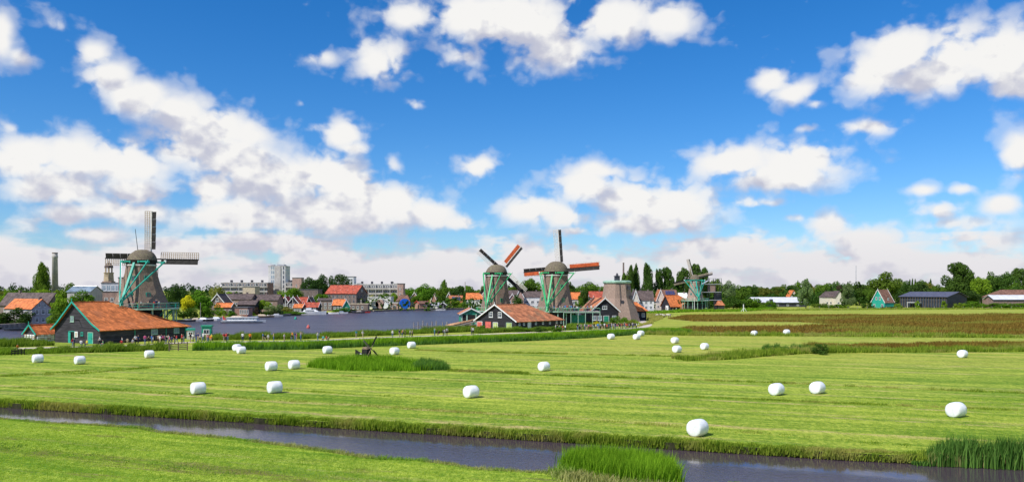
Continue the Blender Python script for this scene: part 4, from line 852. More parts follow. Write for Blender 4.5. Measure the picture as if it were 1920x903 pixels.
# ------------------------------------------------------------------ windmills
def ring8(r, z, n=8, off=math.pi/8): return [(r*math.cos(k*2*math.pi/n+off), r*math.sin(k*2*math.pi/n+off), z) for k in range(n)]
def mill(label, px, d, yaw, zs, zt, rb, rt, cap, R_, ang, cloth, green='green_paint', stage_r=None, base='black_board', body='thatch', side_cloth=None, name='windmill', lw=1.5, bw=.85, spruit=4.8, tail_r=8.6, lath='lath', posts=16, base_k=1.02):
    """yaw: bearing of the sails away from straight back, clockwise. local -y is the tail side, +y the sails"""
    root = empty(name, ((px-960)/F*d, d, 0), -R(yaw), label, 'windmill')
    H = zt-zs
    MB().loft([ring8(rb*base_k*1.08, -.3), ring8(rb*base_k, zs-.2)]).build('base', M[base], root)
    prof = [(0, 1.0), (.06, .93), (.15, .86), (.3, .775), (.5, .70), (.75, .63), (1, 0)]
    rings = []
    for t_, k_ in prof: rings.append(ring8((rb*k_ if t_ < 1 else rt), zs+H*t_))
    # blend the concave skirt into the straight upper body
    rings = [ring8(rt+(rb-rt)*((1-t_)**1.7*.78+(1-t_)*.22), zs+H*t_) for t_ in (0, .06, .14, .25, .4, .6, .8, 1)]
    bd = MB().loft(rings).build('body', M[body], root)
    bv = bd.modifiers.new('bevel', 'BEVEL'); bv.width = .12; bv.segments = 2; bv.limit_method = 'ANGLE'; bv.angle_limit = R(25)
    MB().loft([ring8(rt*1.06, zt-.25, 16, 0), ring8(rt*1.06, zt+.05, 16, 0)]).build('curb', M['white_lath'], root)
    for k_, zz in ((5, zs+H*.30), (6, zs+H*.30), (4, zs+H*.33), (6, zs+H*.68), (5, zs+H*.68)):
        an = (k_+1)*math.pi/4; tt = (zz-zs)/H; rr_ = (rt+(rb-rt)*((1-tt)**1.7*.78+(1-tt)*.22))*math.cos(math.pi/8)
        q = MB().box(-.42, .42, -.14, .3, -.55, .55).build('window', M[green], root); q.location = (rr_*math.cos(an), rr_*math.sin(an), zz); q.rotation_euler = (0, 0, an+math.pi/2)
        MB().box(-.3, .3, -.17, -.12, -.42, .42).build('pane', M['glass'], q)
    # cap: thatched, boat shaped, higher at the sails, open and dark at the tail
    cr_ = rt*1.06; rows = []
    for i in range(9):
        ph = i/8*math.pi/2*.985; z_ = math.sin(ph)**1.05*cap; k_ = math.cos(ph)**.85
        row = []
        for j in range(24):
            th = j*2*math.pi/24; x_ = cr_*k_*math.cos(th)*.96; y_ = cr_*k_*math.sin(th)*(1.12 if math.sin(th) > 0 else 1.02)
            row.append((x_, y_+.25+.35*i/8, zt+.55+z_ + (.22*math.sin(th) if i < 6 else 0) + (.55*max(0, -math.sin(th)) if i == 0 else 0)))
        rows.append(row)
    MB().loft(rows).build('cap', M['cap_thatch'], root, True)
    MB().loft([ring8(rt*1.0, zt, 16, 0), ring8(rt*1.1, zt+1.0, 16, 0)]).build('cap_frame', M['tar_wood'], root)
    for x_ in (-rt*.85, -rt*.3, rt*.3, rt*.85): MB().box(x_-.14, x_+.14, -cr_*.98, -rt*.5, zt+.35, zt+.85).build('cap_beam', M[green], root)
    zsp = zt+.55; yf, yr_ = rt*.35, -rt*.95
    MB().beam((-spruit, yf, zsp), (spruit, yf, zsp), .30, .34).build('long_crossbeam', M[green], root)
    MB().beam((-spruit*.62, yr_, zsp+.1), (spruit*.62, yr_, zsp+.1), .28, .3).build('short_crossbeam', M[green], root)
    tb = Vector((0, -tail_r, zs+.9))
    MB().beam((0, -rt*.8, zt+1.1), tb+Vector((0, -.3, -.9)), .42, .5).build('tail_pole', M[green], root)
    for s_ in (-1, 1):
        MB().beam((s_*spruit, yf, zsp+.25), tb+Vector((s_*.2, .1, .5)), .24).build('long_brace', M['white_paint' if (s_ < 0 and side_cloth == 'white') else green], root)
        MB().beam((s_*spruit*.62, yr_, zsp+.3), tb+Vector((s_*.12, .1, .9)), .22).build('short_brace', M[green], root)
        e_ = MB().box(-.2, .2, -.2, .2, -.05, .5).build('brace_end', M['white_paint'], root); e_.location = (s_*spruit, yf, zsp)
    wh = MB()
    for k_ in range(8):
        an = k_*math.pi/4; wh.beam(tb+Vector((.35, -.2, .1)), tb+Vector((.35, -.2+1.0*math.cos(an), .1+1.0*math.sin(an))), .08)
        a2 = an+math.pi/4; wh.beam(tb+Vector((.35, -.2+.85*math.cos(an), .1+.85*math.sin(an))), tb+Vector((.35, -.2+.85*math.cos(a2), .1+.85*math.sin(a2))), .07)
    wh.build('capstan_wheel', M[green], root)
    # sails
    hy = cr_*1.12+1.1; hz = zt+cap*.52
    MB().tube((0, -.5, hz-.25), (0, hy+.3, hz), .42, .36, 10).build('windshaft', M['tar_wood'], root)
    hub = Vector((0, hy, hz))
    for i in range(4):
        th = R(ang+i*90); ur = Vector((math.sin(th), 0, math.cos(th))); ut = Vector((math.cos(th), 0, -math.sin(th)))   # clockwise seen from the tail side
        yo = Vector((0, .22 if i % 2 else -.22, 0))
        sail = empty('sail', (0, 0, 0)); sail.parent = root
        s0 = hub+yo
        MB().beam(s0, s0+ur*R_, .26, .30, up=(0, 1, 0)).build('stock', M['white_lath' if i % 2 == 0 else 'tar_wood'], sail)
        nb = int((R_-2.0)/.46); la = MB(); tw = Vector((0, .28, 0))
        for k_ in range(nb+1):
            r_ = 2.0+k_*(R_-2.05)/nb; p_ = s0+ur*r_
            la.beam(p_, p_-ut*lw+tw*(1-r_/R_), .13, .10, up=(0, 1, 0))
        for k_ in (.34, .67, 1.0): la.beam(s0+ur*2.0-ut*lw*k_+tw*.8*k_, s0+ur*(R_-.05)-ut*lw*k_, .11, .09, up=(0, 1, 0))
        la.build('lattice', M[lath], sail)
        lb_ = MB(); nseg = 5
        for k_ in range(nseg):
            ra = 2.1+(R_-2.2)*k_/nseg; rb_ = ra+(R_-2.2)/nseg-.03
            lb_.slab([s0+ur*ra+ut*.12, s0+ur*rb_+ut*.12, s0+ur*rb_+ut*(bw+.12)+Vector((0, -.18, 0)), s0+ur*ra+ut*(bw+.12)+Vector((0, -.28, 0))], .05)
        lb_.build('leading_board', M['tar_wood'], sail)
        if cloth and cloth[i]:
            f0, f1, wd = cloth[i]; cb = MB(); n_ = 8
            for k_ in range(n_):
                ra = 2.0+(R_-2.0)*(f0+(f1-f0)*k_/n_); rb_ = 2.0+(R_-2.0)*(f0+(f1-f0)*(k_+1)/n_)
                sg = lambda r, q: s0+ur*r-ut*lw*q+Vector((0, -.10-.07*math.sin(q*3.1)*(1+.4*math.sin(r*3)), 0))
                for q0, q1 in ((0.03, .35), (.35, .7), (.7, wd)): cb.add([sg(ra, q0), sg(rb_, q0), sg(rb_, q1), sg(ra, q1)], [(0, 1, 2, 3)])
            c_ = cb.build('sail_cloth', M['sail_cloth'], sail); c_.modifiers.new('thick', 'SOLIDIFY').thickness = .02
    if stage_r:
        st = MB(); inner = ring8(rb*.9, zs, 16, 0); outer_ = ring8(stage_r, zs, 16, 0)
        st.loft([ring8(rb*.9, zs-.16, 16, 0), ring8(stage_r, zs-.16, 16, 0), ring8(stage_r, zs+.02, 16, 0), ring8(rb*.9, zs+.02, 16, 0)], False); stg = st.build('stage', M['grey_wood'], root)
        for k_ in range(16):
            a0, a1 = k_*math.pi/8, (k_+1)*math.pi/8; p0 = Vector((stage_r*math.cos(a0), stage_r*math.sin(a0), 0)); p1 = Vector((stage_r*math.cos(a1), stage_r*math.sin(a1), 0))
            MB().beam(p0+Vector((0, 0, zs+1.05)), p1+Vector((0, 0, zs+1.05)), .14, .12).build('handrail', M['pale_green'], stg)
            MB().beam(p0+Vector((0, 0, zs+.52)), p1+Vector((0, 0, zs+.52)), .09, .1).build('rail', M[green], stg)
            MB().beam(p0+Vector((0, 0, zs-.12)), p1+Vector((0, 0, zs-.12)), .16, .34).build('fascia', M['pale_green'], stg)
            MB().beam(p0+Vector((0, 0, zs)), p0+Vector((0, 0, zs+1.1)), .12).build('baluster', M[green], stg)
            q0 = p0*.93
            if posts: MB().beam((q0.x, q0.y, -.2), (q0.x, q0.y, zs-.1), .20).build('stage_post', M['pale_green'], stg)
            MB().beam((q0.x*.72, q0.y*.72, zs-2.2), (q0.x, q0.y, zs-.2), .15).build('strut', M[green], stg)
    return root, hub
M1, _ = mill('thatched windmill with upright bare lattice sails above the grey barn', 264.5, 172, 2, 6.4, 15.65, 6.0, 2.95, 2.75, 10.5, 1, None, 'teal_paint', 7.5, side_cloth='white', lw=1.5, bw=1.0, base_k=.70)
M2, _ = mill('thatched windmill with sails crossed diagonally, one spread with red cloth', 930, 250, 19, 3.8, 14.7, 5.0, 3.3, 2.9, 10.2, 41, [(.12, .97, .95), None, None, None], 'bright_green', 6.2, lath='white_lath', lw=1.35, bw=.8)
M3, _ = mill('thatched windmill with upright sails and red cloth on both side sails', 1042, 236, 20, 4.1, 14.6, 5.8, 3.55, 3.5, 12.0, -4, [None, (.08, .98, .8), None, (.08, .98, .8)], 'bright_green', 7.0, lath='white_lath', lw=1.5, bw=.9, spruit=5.4)
M4, _ = mill('distant small thatched windmill with turning sails behind dark barn', 1303, 392, 1, 5.0, 14.2, 4.5, 2.4, 2.9, 9.9, -14, None, 'teal_paint', 6.6, lw=1.0, bw=.45, body='pale_thatch', spruit=5.0)
# antenna mast seen beside the first mill's cap
ms = MB().tube((0, 0, 0), (-1.1, 0, 9), .09, .05, 6).build('lightning_rod', M['dark_paint'], M1); ms.location = (-1.2, 2, 14.5)
# capless tower
TC = empty('mill_tower', ((1157-960)/F*262, 262, 0), R(8), 'pale octagonal capless mill tower with flat green top and dark lantern', 'mill tower')
MB().loft([ring8(7.6, -.2), ring8(6.2, 4.2), ring8(4.9, 7.6), ring8(4.25, 12.4)]).build('body', M['pale_thatch'], TC)
MB().loft([ring8(4.5, 12.3), ring8(4.7, 12.6), ring8(4.7, 13.0), ring8(3.9, 13.25)]).build('flat_top', M['pale_green'], TC)
MB().box(-.75, .75, -.75, .75, 13.2, 14.6).box(-.9, .9, -.9, .9, 14.6, 14.8).loft([ring8(.5, 14.8), ring8(.2, 15.7)]).build('lantern', M['dark_clad'], TC)
MB().tube((-.3, -4.2, 12.2), (-.3, -5.4, 5), .09, .09, 6).build('downpipe', M['dark_paint'], TC)
for x_, z_, y_ in ((.4, 6.2, -5.0), (2.9, 10.8, -3.7), (3.8, 7.8, -3.6)):
    q = MB().box(-.4, .4, -.2, .5, -.6, .6).build('window', M['dark_clad'], TC); q.location = (x_, y_, z_)
# balcony terrace in front of third mill, on posts, with green screens
TR = empty('terrace', G(1066, 610.5), 0, 'raised green timber terrace on posts joined to the middle mill', 'terrace'); TR.location.z = 0
ty = TR.location.y
MB().box(-1.5, 9.2, 1.2, 9, 3.9, 4.1).build('deck', M['grey_wood'], TR)
for k_ in range(6):
    MB().box(-1.4+k_*2.08, -1.22+k_*2.08, 1.25, 1.45, -.2, 3.9).build('post', M['pale_green'], TR)
    if k_ < 5:
        MB().box(-1.3+k_*2.08, .78+k_*2.08, 1.22, 1.3, 4.95, 5.07).build('handrail', M['pale_green'], TR)
        MB().box(-1.3+k_*2.08, .78+k_*2.08, 1.20, 1.24, 3.7, 3.92).build('fascia', M['pale_green'], TR)
    MB().box(-1.36+k_*2.08, -1.26+k_*2.08, 1.22, 1.32, 4.1, 5.0).build('baluster', M['green_paint'], TR)
MB().box(1.2, 4.9, 3.5, 3.6, 0, 3.0).build('screen', M['green_paint'], TR)
# little tarred meadow mill
mm = G(687, 674); LMILL = empty('meadow_mill', mm, R(-28), 'tiny tarred meadow windmill with a dark tail vane standing in reeds', 'windmill')
MB().loft([ring8(.62, -.1, 4, math.pi/4), ring8(.56, 1.35, 4, math.pi/4)]).build('body', M['tar_wood'], LMILL)
MB().loft([[(-.42,-.42,1.35),(.42,-.42,1.35),(.42,.42,1.35),(-.42,.42,1.35)],[(-.2,-.4,1.62),(.2,-.4,1.62),(.2,.4,1.62),(-.2,.4,1.62)]]).build('hood', M['wood'], LMILL)
MB().tube((-.5, 0, 1.35), (.78, 0, 1.42), .06, n=6).build('axle', M['tar_wood'], LMILL)
MB().beam((-.35, 0, .75), (-1.0, 0, .72), .09).build('vane_arm', M['white_paint'], LMILL)
MB().slab([(-.7, -.03, .80), (-1.75, -.03, 1.25), (-1.75, -.03, .1), (-.7, -.03, .66)], .05).build('tail_vane', M['tar_wood'], LMILL)
for i in range(4):
    an = R(45+i*90+6); u_ = Vector((0, math.cos(an), math.sin(an))); v_ = Vector((0, -math.sin(an), math.cos(an))); c0 = Vector((.75, 0, 1.42))
    sl_ = empty('sail'); sl_.parent = LMILL
    MB().beam(c0, c0+u_*1.9, .06, up=(1, 0, 0)).build('stock', M['wood'], sl_)
    MB().slab([c0+u_*.5, c0+u_*1.85, c0+u_*1.85+v_*.2, c0+u_*.5+v_*.2], .02).build('sail_board', M['tar_wood' if i != 1 else 'lath'], sl_)
LMILL.scale = (1.18,)*3
# ------------------------------------------------------------------ trees: tapered trunk with limbs, crown of separate leaf clumps
def leaves(centres, radii, n_each, size, seed):
    g = np.random.default_rng(seed); co = []
    for c, r, n in zip(centres, radii, n_each):
        v = g.normal(size=(n, 3)); v /= np.linalg.norm(v, axis=1)[:, None]
        rad = r*g.uniform(.55, 1.05, n)**.6
        p = np.array(c)+v*rad[:, None]
        nn = v*.8+g.normal(size=(n, 3))*.55+np.array([0, 0, .25]); nn /= np.linalg.norm(nn, axis=1)[:, None]
        t = np.cross(nn, g.normal(size=(n, 3))); t /= np.linalg.norm(t, axis=1)[:, None]; b = np.cross(nn, t)
        s = size*g.uniform(.6, 1.3, n)[:, None]
        co.append(np.stack([p-t*s, p-b*s*.55+t*s*.1, p+t*s, p+b*s*.55+t*s*.1], 1))
    co = np.concatenate(co); n = len(co); me = bpy.data.meshes.new('crown')
    me.vertices.add(n*4); me.vertices.foreach_set('co', co.reshape(-1).astype(np.float32)); me.loops.add(n*4); me.loops.foreach_set('vertex_index', np.arange(n*4, dtype=np.int32))
    me.polygons.add(n); me.polygons.foreach_set('loop_start', np.arange(n, dtype=np.int32)*4); me.polygons.foreach_set('loop_total', np.full(n, 4, np.int32))
    me.materials.append(M['leaf']); me.update(calc_edges=True); me.validate(); return me
def crown(kind, seed):
    g = np.random.default_rng(seed); C, Rr = [], []
    if kind == 'round':
        for k in range(26):
            v = g.normal(size=3); v /= np.linalg.norm(v); q = g.uniform(.25, .92)
            c = np.array([v[0]*.36*q, v[1]*.36*q, .60+v[2]*.30*q]); C.append(c); Rr.append(g.uniform(.09, .17))
        size = .026
    elif kind == 'poplar':
        for k in range(44):
            z = g.uniform(.05, .97); w = .46*math.sin(min(1, (1.02-z)/.42)*math.pi/2)*min(1, (z+.06)/.22); a = g.uniform(0, 6.28); q = g.uniform(.1, .75)*w
            C.append((q*math.cos(a), q*math.sin(a), z*.93)); Rr.append(.055+.34*w*g.uniform(.6, 1))
        size = .022
    elif kind == 'tall':
        for k in range(28):
            z = g.uniform(.16, .92); w = .42*math.sin(min(1, (1.04-z)/.5)*math.pi/2)*min(1, (z+.1)/.3); a = g.uniform(0, 6.28); q = g.uniform(.2, .85)*w
            C.append((q*math.cos(a), q*math.sin(a), z)); Rr.append(.06+.22*w*g.uniform(.7, 1.1))
        size = .024
    elif kind == 'pine':
        for k in range(20):
            a = g.uniform(0, 6.28); q = g.uniform(.05, .42); C.append((q*math.cos(a), q*math.sin(a), g.uniform(.55, .9)-.25*q)); Rr.append(g.uniform(.08, .14))
        size = .022
    else:   # bush
        for k in range(22):
            a = g.uniform(0, 6.28); q = g.uniform(0, .40)**.8; z = g.uniform(.12, .82)*(1-.6*q); C.append((q*math.cos(a), q*math.sin(a), z)); Rr.append(g.uniform(.10, .19))
        size = .034
    Rr = np.array(Rr)
    if kind == 'poplar' or kind == 'tall':
        pass
    n = np.maximum(60, (Rr**2*(13000 if kind in ('round', 'pine') else 20000 if kind in ('poplar', 'tall') else 6500)).astype(int))
    return leaves(C, Rr, n, size, seed+100)
def trunk(kind, seed):
    g = random.Random(seed); b = MB(); top = .62 if kind != 'poplar' else .85; r = .022 if kind != 'poplar' else .03
    x = y = 0.; prev = (0, 0, -.02); pr = r*1.25
    for k in range(1, 5):
        x += g.uniform(-.02, .02); y += g.uniform(-.02, .02); nx = (x, y, top*k/4); nr = r*(1-.2*k); b.tube(prev, nx, pr, nr, 6)
        if k < 4 and kind != 'poplar':
            for _ in range(3):
                a = g.uniform(0, 6.28); q = g.uniform(.15, .3); b.tube(nx, (x+q*math.cos(a), y+q*math.sin(a), nx[2]+g.uniform(.1, .26)), nr*.6, nr*.15, 5)
        prev, pr = nx, nr
    return b.mesh('trunk', M['bark'], True)
KN = dict(round=6, poplar=4, tall=4, pine=3, bush=5)
CROWN = {k: [crown(k, 31*i+hash_) for i in range(n)] for (k, n), hash_ in zip(KN.items(), (1, 7, 13, 19, 23))}
TRUNK = {k: [trunk(k, 5*i+3) for i in range(2)] for k in KN}
TC_ = dict(mid=(.115, .205, .034), dark=(.052, .105, .032), green=(.105, .225, .026), light=(.20, .325, .035), pale=(.25, .31, .09), yellow=(.50, .50, .03), grey=(.155, .235, .11), olive=(.17, .19, .045), deep=(.072, .145, .032), purple=(.075, .05, .05))
tcount = [0]
def tree(x, yt, w, d, kind, colr, label, group=None, z=0., name=None):
    i = tcount[0]; tcount[0] += 1; g = random.Random(i*17+5)
    h = zat(yt, d)-z; wd = w*d/F
    root = empty(name or {'bush': 'shrub', 'poplar': 'poplar_tree', 'pine': 'pine_tree'}.get(kind, 'broadleaf_tree'), ((x-960)/F*d, d, z), g.uniform(0, 6.28), label, 'shrub' if kind == 'bush' else 'tree', group)
    sc = {'round': .92, 'poplar': .82, 'tall': .84, 'pine': .95, 'bush': .98}[kind]
    k = wd/sc
    root.scale = (k, k, h)
    ob = link('crown', CROWN[kind][i % KN[kind]], root); c = TC_[colr]; v = g.uniform(.88, 1.15); ob.color = (c[0]*v*g.uniform(.92, 1.1), c[1]*v, c[2]*v, 1)
    link('trunk' if kind != 'bush' else 'stems', TRUNK[kind][i % 2], root); return root
for a in (
 (78,489,30,420,'poplar','mid','lone tall poplar beside the factory chimney'),
 (14,537,36,330,'round','light','pale round tree behind the brown warehouse roof'),
 (38,536,34,345,'round','mid','darker round tree behind the brown warehouse roof'),
 (73,538,52,300,'round','light','broad low tree in front of the lone poplar'),
 (128,528,54,330,'round','mid','domed tree right of the factory chimney'),
 (104,540,30,300,'round','light','bright tree at the foot of the factory chimney'),
 (150,544,56,246,'round','green','large tree behind the grey barn\'s ridge'),
 (112,547,44,240,'round','light','light tree between pale house and grey barn'),
 (128,562,60,222,'bush','green','dense shrub behind the grey barn\'s gable'),
 (108,580,40,214,'bush','mid','shrub at the water between pale house and barn'),
 (28,572,60,229,'bush','dark','dark waterside shrub in front of the pale house'),
 (0,577,46,227,'bush','deep','dark waterside shrub below the brown warehouse'),
 (-22,566,40,232,'round','mid','tree at the quay below the brown warehouse'),
 (246,536,46,290,'round','pale','pale tree showing beside the first mill\'s tail'),
 (334,527,40,302,'round','dark','dark feathery tree right of the first mill'),
 (352,549,36,288,'round','yellow','bright yellow green tree right of the first mill'),
 (378,541,54,296,'round','green','full green tree right of the yellow tree'),
 (345,572,46,286,'bush','deep','dark shrub below the yellow tree'),
 (392,560,34,292,'bush','green','shrub at the edge of the full green tree'),
 (322,550,36,310,'round','deep','tree half hidden by the first mill\'s skirt'),
 (407,531,36,372,'round','pale','tall pale tree in front of the gallery flats'),
 (428,543,34,372,'round','light','light green tree before the long gallery flats'),
 (452,546,44,380,'bush','light','light shrubs before the yellow low block'),
 (486,547,46,385,'bush','light','light shrubs below the white tower block'),
 (415,573,20,310,'bush','light','round clipped bush beside the orange roofed shed'),
 (432,580,20,304,'bush','green','small bush beside the flat brick shed'),
 (490,560,42,330,'round','light','light green waterside tree left of the silvery willow'),
 (513,566,38,326,'bush','grey','silvery grey willow bush at the water'),
 (478,572,20,322,'bush','purple','dark purple shrub beside the black cottage'),
 (468,577,18,312,'bush','light','small yellow green shrub at the flat brick shed'),
 (536,572,28,340,'bush','olive','olive shrubs below the flagpoles'),
 (548,582,44,336,'bush','green','low green bank shrub beside the yacht\'s bow'),
 (500,583,50,330,'bush','green','low shrub at the foot of the silvery willow'),
 (547,536,54,410,'round','green','large green tree left of the windowless brick hall'),
 (525,541,40,420,'bush','light','light tree below the brick stair tower'),
 (603,548,36,400,'round','green','tree between the brick hall and the big warehouse'),
 (582,514,46,445,'pine','dark','left dark pine with ragged crown'),
 (612,510,50,450,'pine','dark','middle dark pine with ragged crown'),
 (638,511,44,455,'pine','dark','right dark pine beside the white rooftop house'),
 (598,520,60,447,'round','dark','dark tree filling in under the pines'),
 (566,528,34,440,'round','dark','dark tree at the left foot of the pines'),
 (640,575,30,372,'bush','green','green hedge below the orange roofed hut'),
 (662,578,16,384,'bush','deep','small bush on the quay below the big warehouse'),
 (700,550,34,440,'bush','yellow','yellow flowering shrubs behind the white hall'),
 (722,546,30,445,'round','green','tree behind the white hall\'s right end'),
 (740,546,18,450,'round','light','light tree before the brick end tower'),
 (762,547,24,520,'round','mid','tree behind the brown roofed houses'),
 (782,552,26,440,'round','green','tree left of the red brick boathouse'),
 (798,532,52,450,'round','green','big green tree above the red boathouse'),
 (818,537,44,520,'round','mid','tree behind the orange gabled riverside house'),
 (833,522,15,540,'poplar','mid','slim poplar standing above the riverside trees'),
 (845,536,44,530,'round','mid','tree right of the slim poplar'),
 (866,534,48,520,'round','dark','dark tree above the solar panel house'),
 (884,540,36,540,'round','deep','dark tree left of the cross sailed mill'),
 (838,556,48,446,'bush','mid','low spreading tree at the water right of boathouse'),
 (857,562,26,444,'bush','light','bright bush before the solar panel house'),
 (880,566,30,442,'bush','light','bright bush left of the boathouse roof'),
 (820,572,30,445,'bush','green','shrub between the waterside boat sheds'),
 (905,534,40,540,'round','mid','tree behind the cross sailed mill\'s left braces'),
 (995,518,52,440,'round','mid','large round tree between the two middle mills'),
 (968,548,26,390,'bush','deep','shrub beside the cross sailed mill\'s lower sail'),
 (1070,524,30,440,'round','deep','tree right behind the upright sailed mill'),
 (1108,525,62,500,'round','mid','broad tree left of the capless tower'),
 (1096,544,24,384,'tall','deep','dark tree between orange and red roofed houses'),
 (1086,556,20,375,'bush','green','shrub before the orange roofed house'),
 (1133,533,30,480,'round','mid','tree touching the capless tower\'s left side'),
 (1172,510,22,430,'tall','mid','shorter tree left of the paired poplars'),
 (1183,494,17,432,'poplar','deep','left one of the paired poplars behind the capless tower'),
 (1193,492,16,436,'poplar','deep','right one of the paired poplars behind the capless tower'),
 (1213,488,24,434,'poplar','deep','single broad poplar right of the paired poplars'),
 (1235,502,22,440,'tall','deep','narrow tree right of the single poplar'),
 (1249,500,32,444,'tall','deep','full tree left of the far mill\'s sail'),
 (1281,500,34,450,'tall','deep','tree left behind the far mill'),
 (1306,494,34,456,'tall','deep','tall tree right behind the far mill'),
 (1321,498,22,460,'poplar','deep','slim tree right of the far mill\'s cap'),
 (1265,528,40,440,'bush','deep','low trees below the far mill\'s left sail'),
 (1225,535,36,430,'bush','deep','low trees between the poplars'),
 (1342,519,32,470,'round','mid','rounded tree right of the far mill'),
 (1368,526,34,480,'round','grey','grey green tree right of the rounded tree'),
 (1392,531,40,490,'round','mid','wide tree left of the pale warehouse'),
 (1375,552,44,428,'bush','deep','dark shrub right of the kiosk'),
 (1402,554,44,430,'bush','green','big green shrub left of the pale warehouse'),
 (1428,557,40,426,'bush','green','green shrub at the pale warehouse corner'),
 (1443,566,26,424,'bush','green','low shrub before the pale warehouse wall'),
 (1511,521,28,432,'tall','grey','tall tree standing before the pale warehouse'),
 (1590,531,28,446,'tall','grey','grey green tree left of the green house'),
 (1560,568,46,450,'bush','green','hedge below the bungalows'),
 (1536,566,30,452,'bush','mid','hedge at the pale warehouse end'),
 (1582,569,24,445,'bush','light','light shrub beside the bungalow hedge'),
 (1545,528,46,560,'round','mid','tree behind the dark roofed bungalow'),
 (1572,535,30,540,'round','purple','copper beech behind the grey gabled bungalow'),
 (1612,524,44,520,'round','deep','dark tree under the slim mast'),
 (1632,536,30,500,'round','mid','tree left behind the green house'),
 (1628,565,24,440,'bush','deep','shrub left of the green house'),
 (1664,507,72,500,'round','mid','huge spreading tree behind the green house'),
 (1690,545,26,470,'round','dark','dark tree between green house and pavilion'),
 (1682,566,18,436,'bush','light','light shrub between green house and pavilion'),
 (1728,524,60,520,'round','dark','dark tree behind the pavilion roof'),
 (1757,530,34,530,'round','mid','tree above the pavilion\'s right half'),
 (1795,491,56,530,'tall','deep','tallest dark tree right behind the pavilion'),
 (1822,502,40,540,'round','deep','tree leaning on the tallest tree'),
 (1838,515,42,498,'round','light','bright light green tree right of the tallest tree'),
 (1818,545,46,480,'round','dark','dark undergrowth at the pavilion\'s gable'),
 (1858,504,44,560,'round','deep','tall tree behind the bright light green tree'),
 (1885,505,44,570,'round','deep','tall tree above the brown barn roof'),
 (1912,502,40,600,'tall','deep','tall tree before the white modern building'),
 (1906,528,40,560,'round','mid','tree hiding the foot of the white modern building'),
 (1860,555,40,470,'round','deep','tree at the brown barn\'s left end'),
 (1798,566,20,436,'bush','light','small light tree at the pavilion\'s corner'),
 (1828,563,50,438,'bush','green','shrubs right of the pavilion'),
 (1862,566,50,436,'bush','green','shrubs before the brown barn\'s left half'),
 (1900,565,60,434,'bush','green','shrubs before the brown barn\'s right half'),
 (1940,564,50,434,'bush','green','shrubs at the far end of the brown barn'),
 (1720,563,10,430,'tall','light','slender young tree before the pavilion front'),
 (1770,563,10,428,'tall','light','slender young tree at the pavilion corner post'),
 (1668,574,40,436,'bush','purple','dark red hedge before the green house'),
 (1540,637,34,128,'bush','deep','single dark bush in the middle of the meadow'),
 (1160,588,30,226,'bush','green','round green bush behind the crowd on the path'),
 (1185,598,18,228,'bush','olive','small olive bush beside the crowd'),
 (1130,604,24,214,'bush','green','low bush in front of the black barn'),
 (1120,600,16,222,'bush','yellow','yellow flowering bush in front of the black barn'),
 (900,607,26,200,'bush','green','bush at the left corner of the long black barn'),
 (930,611,40,197,'bush','mid','low hedge under the red doors'),
 (975,612,34,196,'bush','green','low hedge at the long barn\'s corner'),
 (1010,611,30,196,'bush','deep','low hedge below the long barn\'s small windows'),
 (1040,609,30,197,'bush','mid','hedge at the long barn\'s far end'),
 (862,618,22,196,'bush','green','bush on the bank before the jetty'),
 (732,623,14,182,'bush','green','dark bush on the bank above the little mill'),
 (352,619,16,172,'bush','mid','shrub at the end of the grey barn'),
 (392,626,20,166,'bush','green','shrub beside the green kiosk'),
 (1118,628,20,176,'bush','olive','brownish bush at the edge of the reed belt')):
    tree(*a)
# the woods beyond: single crowns one can tell apart, then the far mass
for x0_, x1_, n_, ya, yb, da, db, lab, grp_ in (
    (1395, 1660, 30, 527, 541, 560, 720, 'tree in the wood behind the pale warehouse', 'trees of the wood behind the warehouse'),
    (1680, 1960, 20, 518, 538, 600, 760, 'tree in the wood behind the pavilion', 'trees of the wood behind the pavilion'),
    (680, 1130, 26, 534, 543, 620, 760, 'tree in the wood beyond the riverside houses', 'trees beyond the riverside houses'),
    (-30, 240, 10, 541, 548, 420, 520, 'tree beyond the brown warehouse and factory', 'trees beyond the factory')):
    for i in range(n_):
        x_ = x0_+(x1_-x0_)*(i+random.uniform(.1, .9))/n_
        kd_ = random.choice(['round', 'round', 'tall']); cl_ = random.choice(['mid', 'green', 'deep', 'deep', 'olive', 'grey'])
        tree(x_, random.uniform(ya, yb), random.uniform(24, 44), random.uniform(da, db), kd_, cl_, {'mid': 'medium green', 'green': 'fresh green', 'deep': 'dark green', 'olive': 'olive', 'grey': 'greyish'}[cl_]+' '+{'round': 'round', 'tall': 'upright'}[kd_]+' '+lab, grp_)
for i, (x_, yt_) in enumerate(((1706,521),(1711,520),(1716,521),(1496,524),(1570,524),(1745,520),(1730,527),(1736,526),(1742,526),(1564,526))):
    tree(x_, yt_, 5, 760, 'poplar', 'deep', 'thin poplar top rising over the far tree line', 'far poplars on the skyline')
def wood(name, label, d0, d1, x0, x1, n, hgt, seed, colr):
    g = np.random.default_rng(seed); az_ = g.uniform(x0, x1, n); d_ = g.uniform(d0, d1, n); X = (az_-960)/F*d_
    hh = hgt*(.75+.3*np.sin(az_*.021)+.2*np.sin(az_*.06+1))*g.uniform(.6, 1.1, n)
    C = np.stack([X, d_, np.maximum(2, hh*g.uniform(.3, 1., n))], 1); me = leaves(C, g.uniform(2.5, 5, n), np.full(n, 34), 1.15, seed); me.name = name
    o = link(name, me); o.color = (*colr, 1); return tag(o, label, 'wood', kind='stuff')
wood('distant_wood', 'dark line of woods along the horizon', 860, 1150, -260, 2200, 1500, 15, 3, (.030, .066, .030))
wood('distant_wood', 'low scrub and trees at the foot of the right hand wood', 500, 640, 1340, 2150, 620, 9, 4, (.045, .10, .024))
wood('distant_wood', 'hedges and gardens among the houses across the river', 400, 560, -150, 1340, 520, 5.5, 5, (.05, .105, .025))

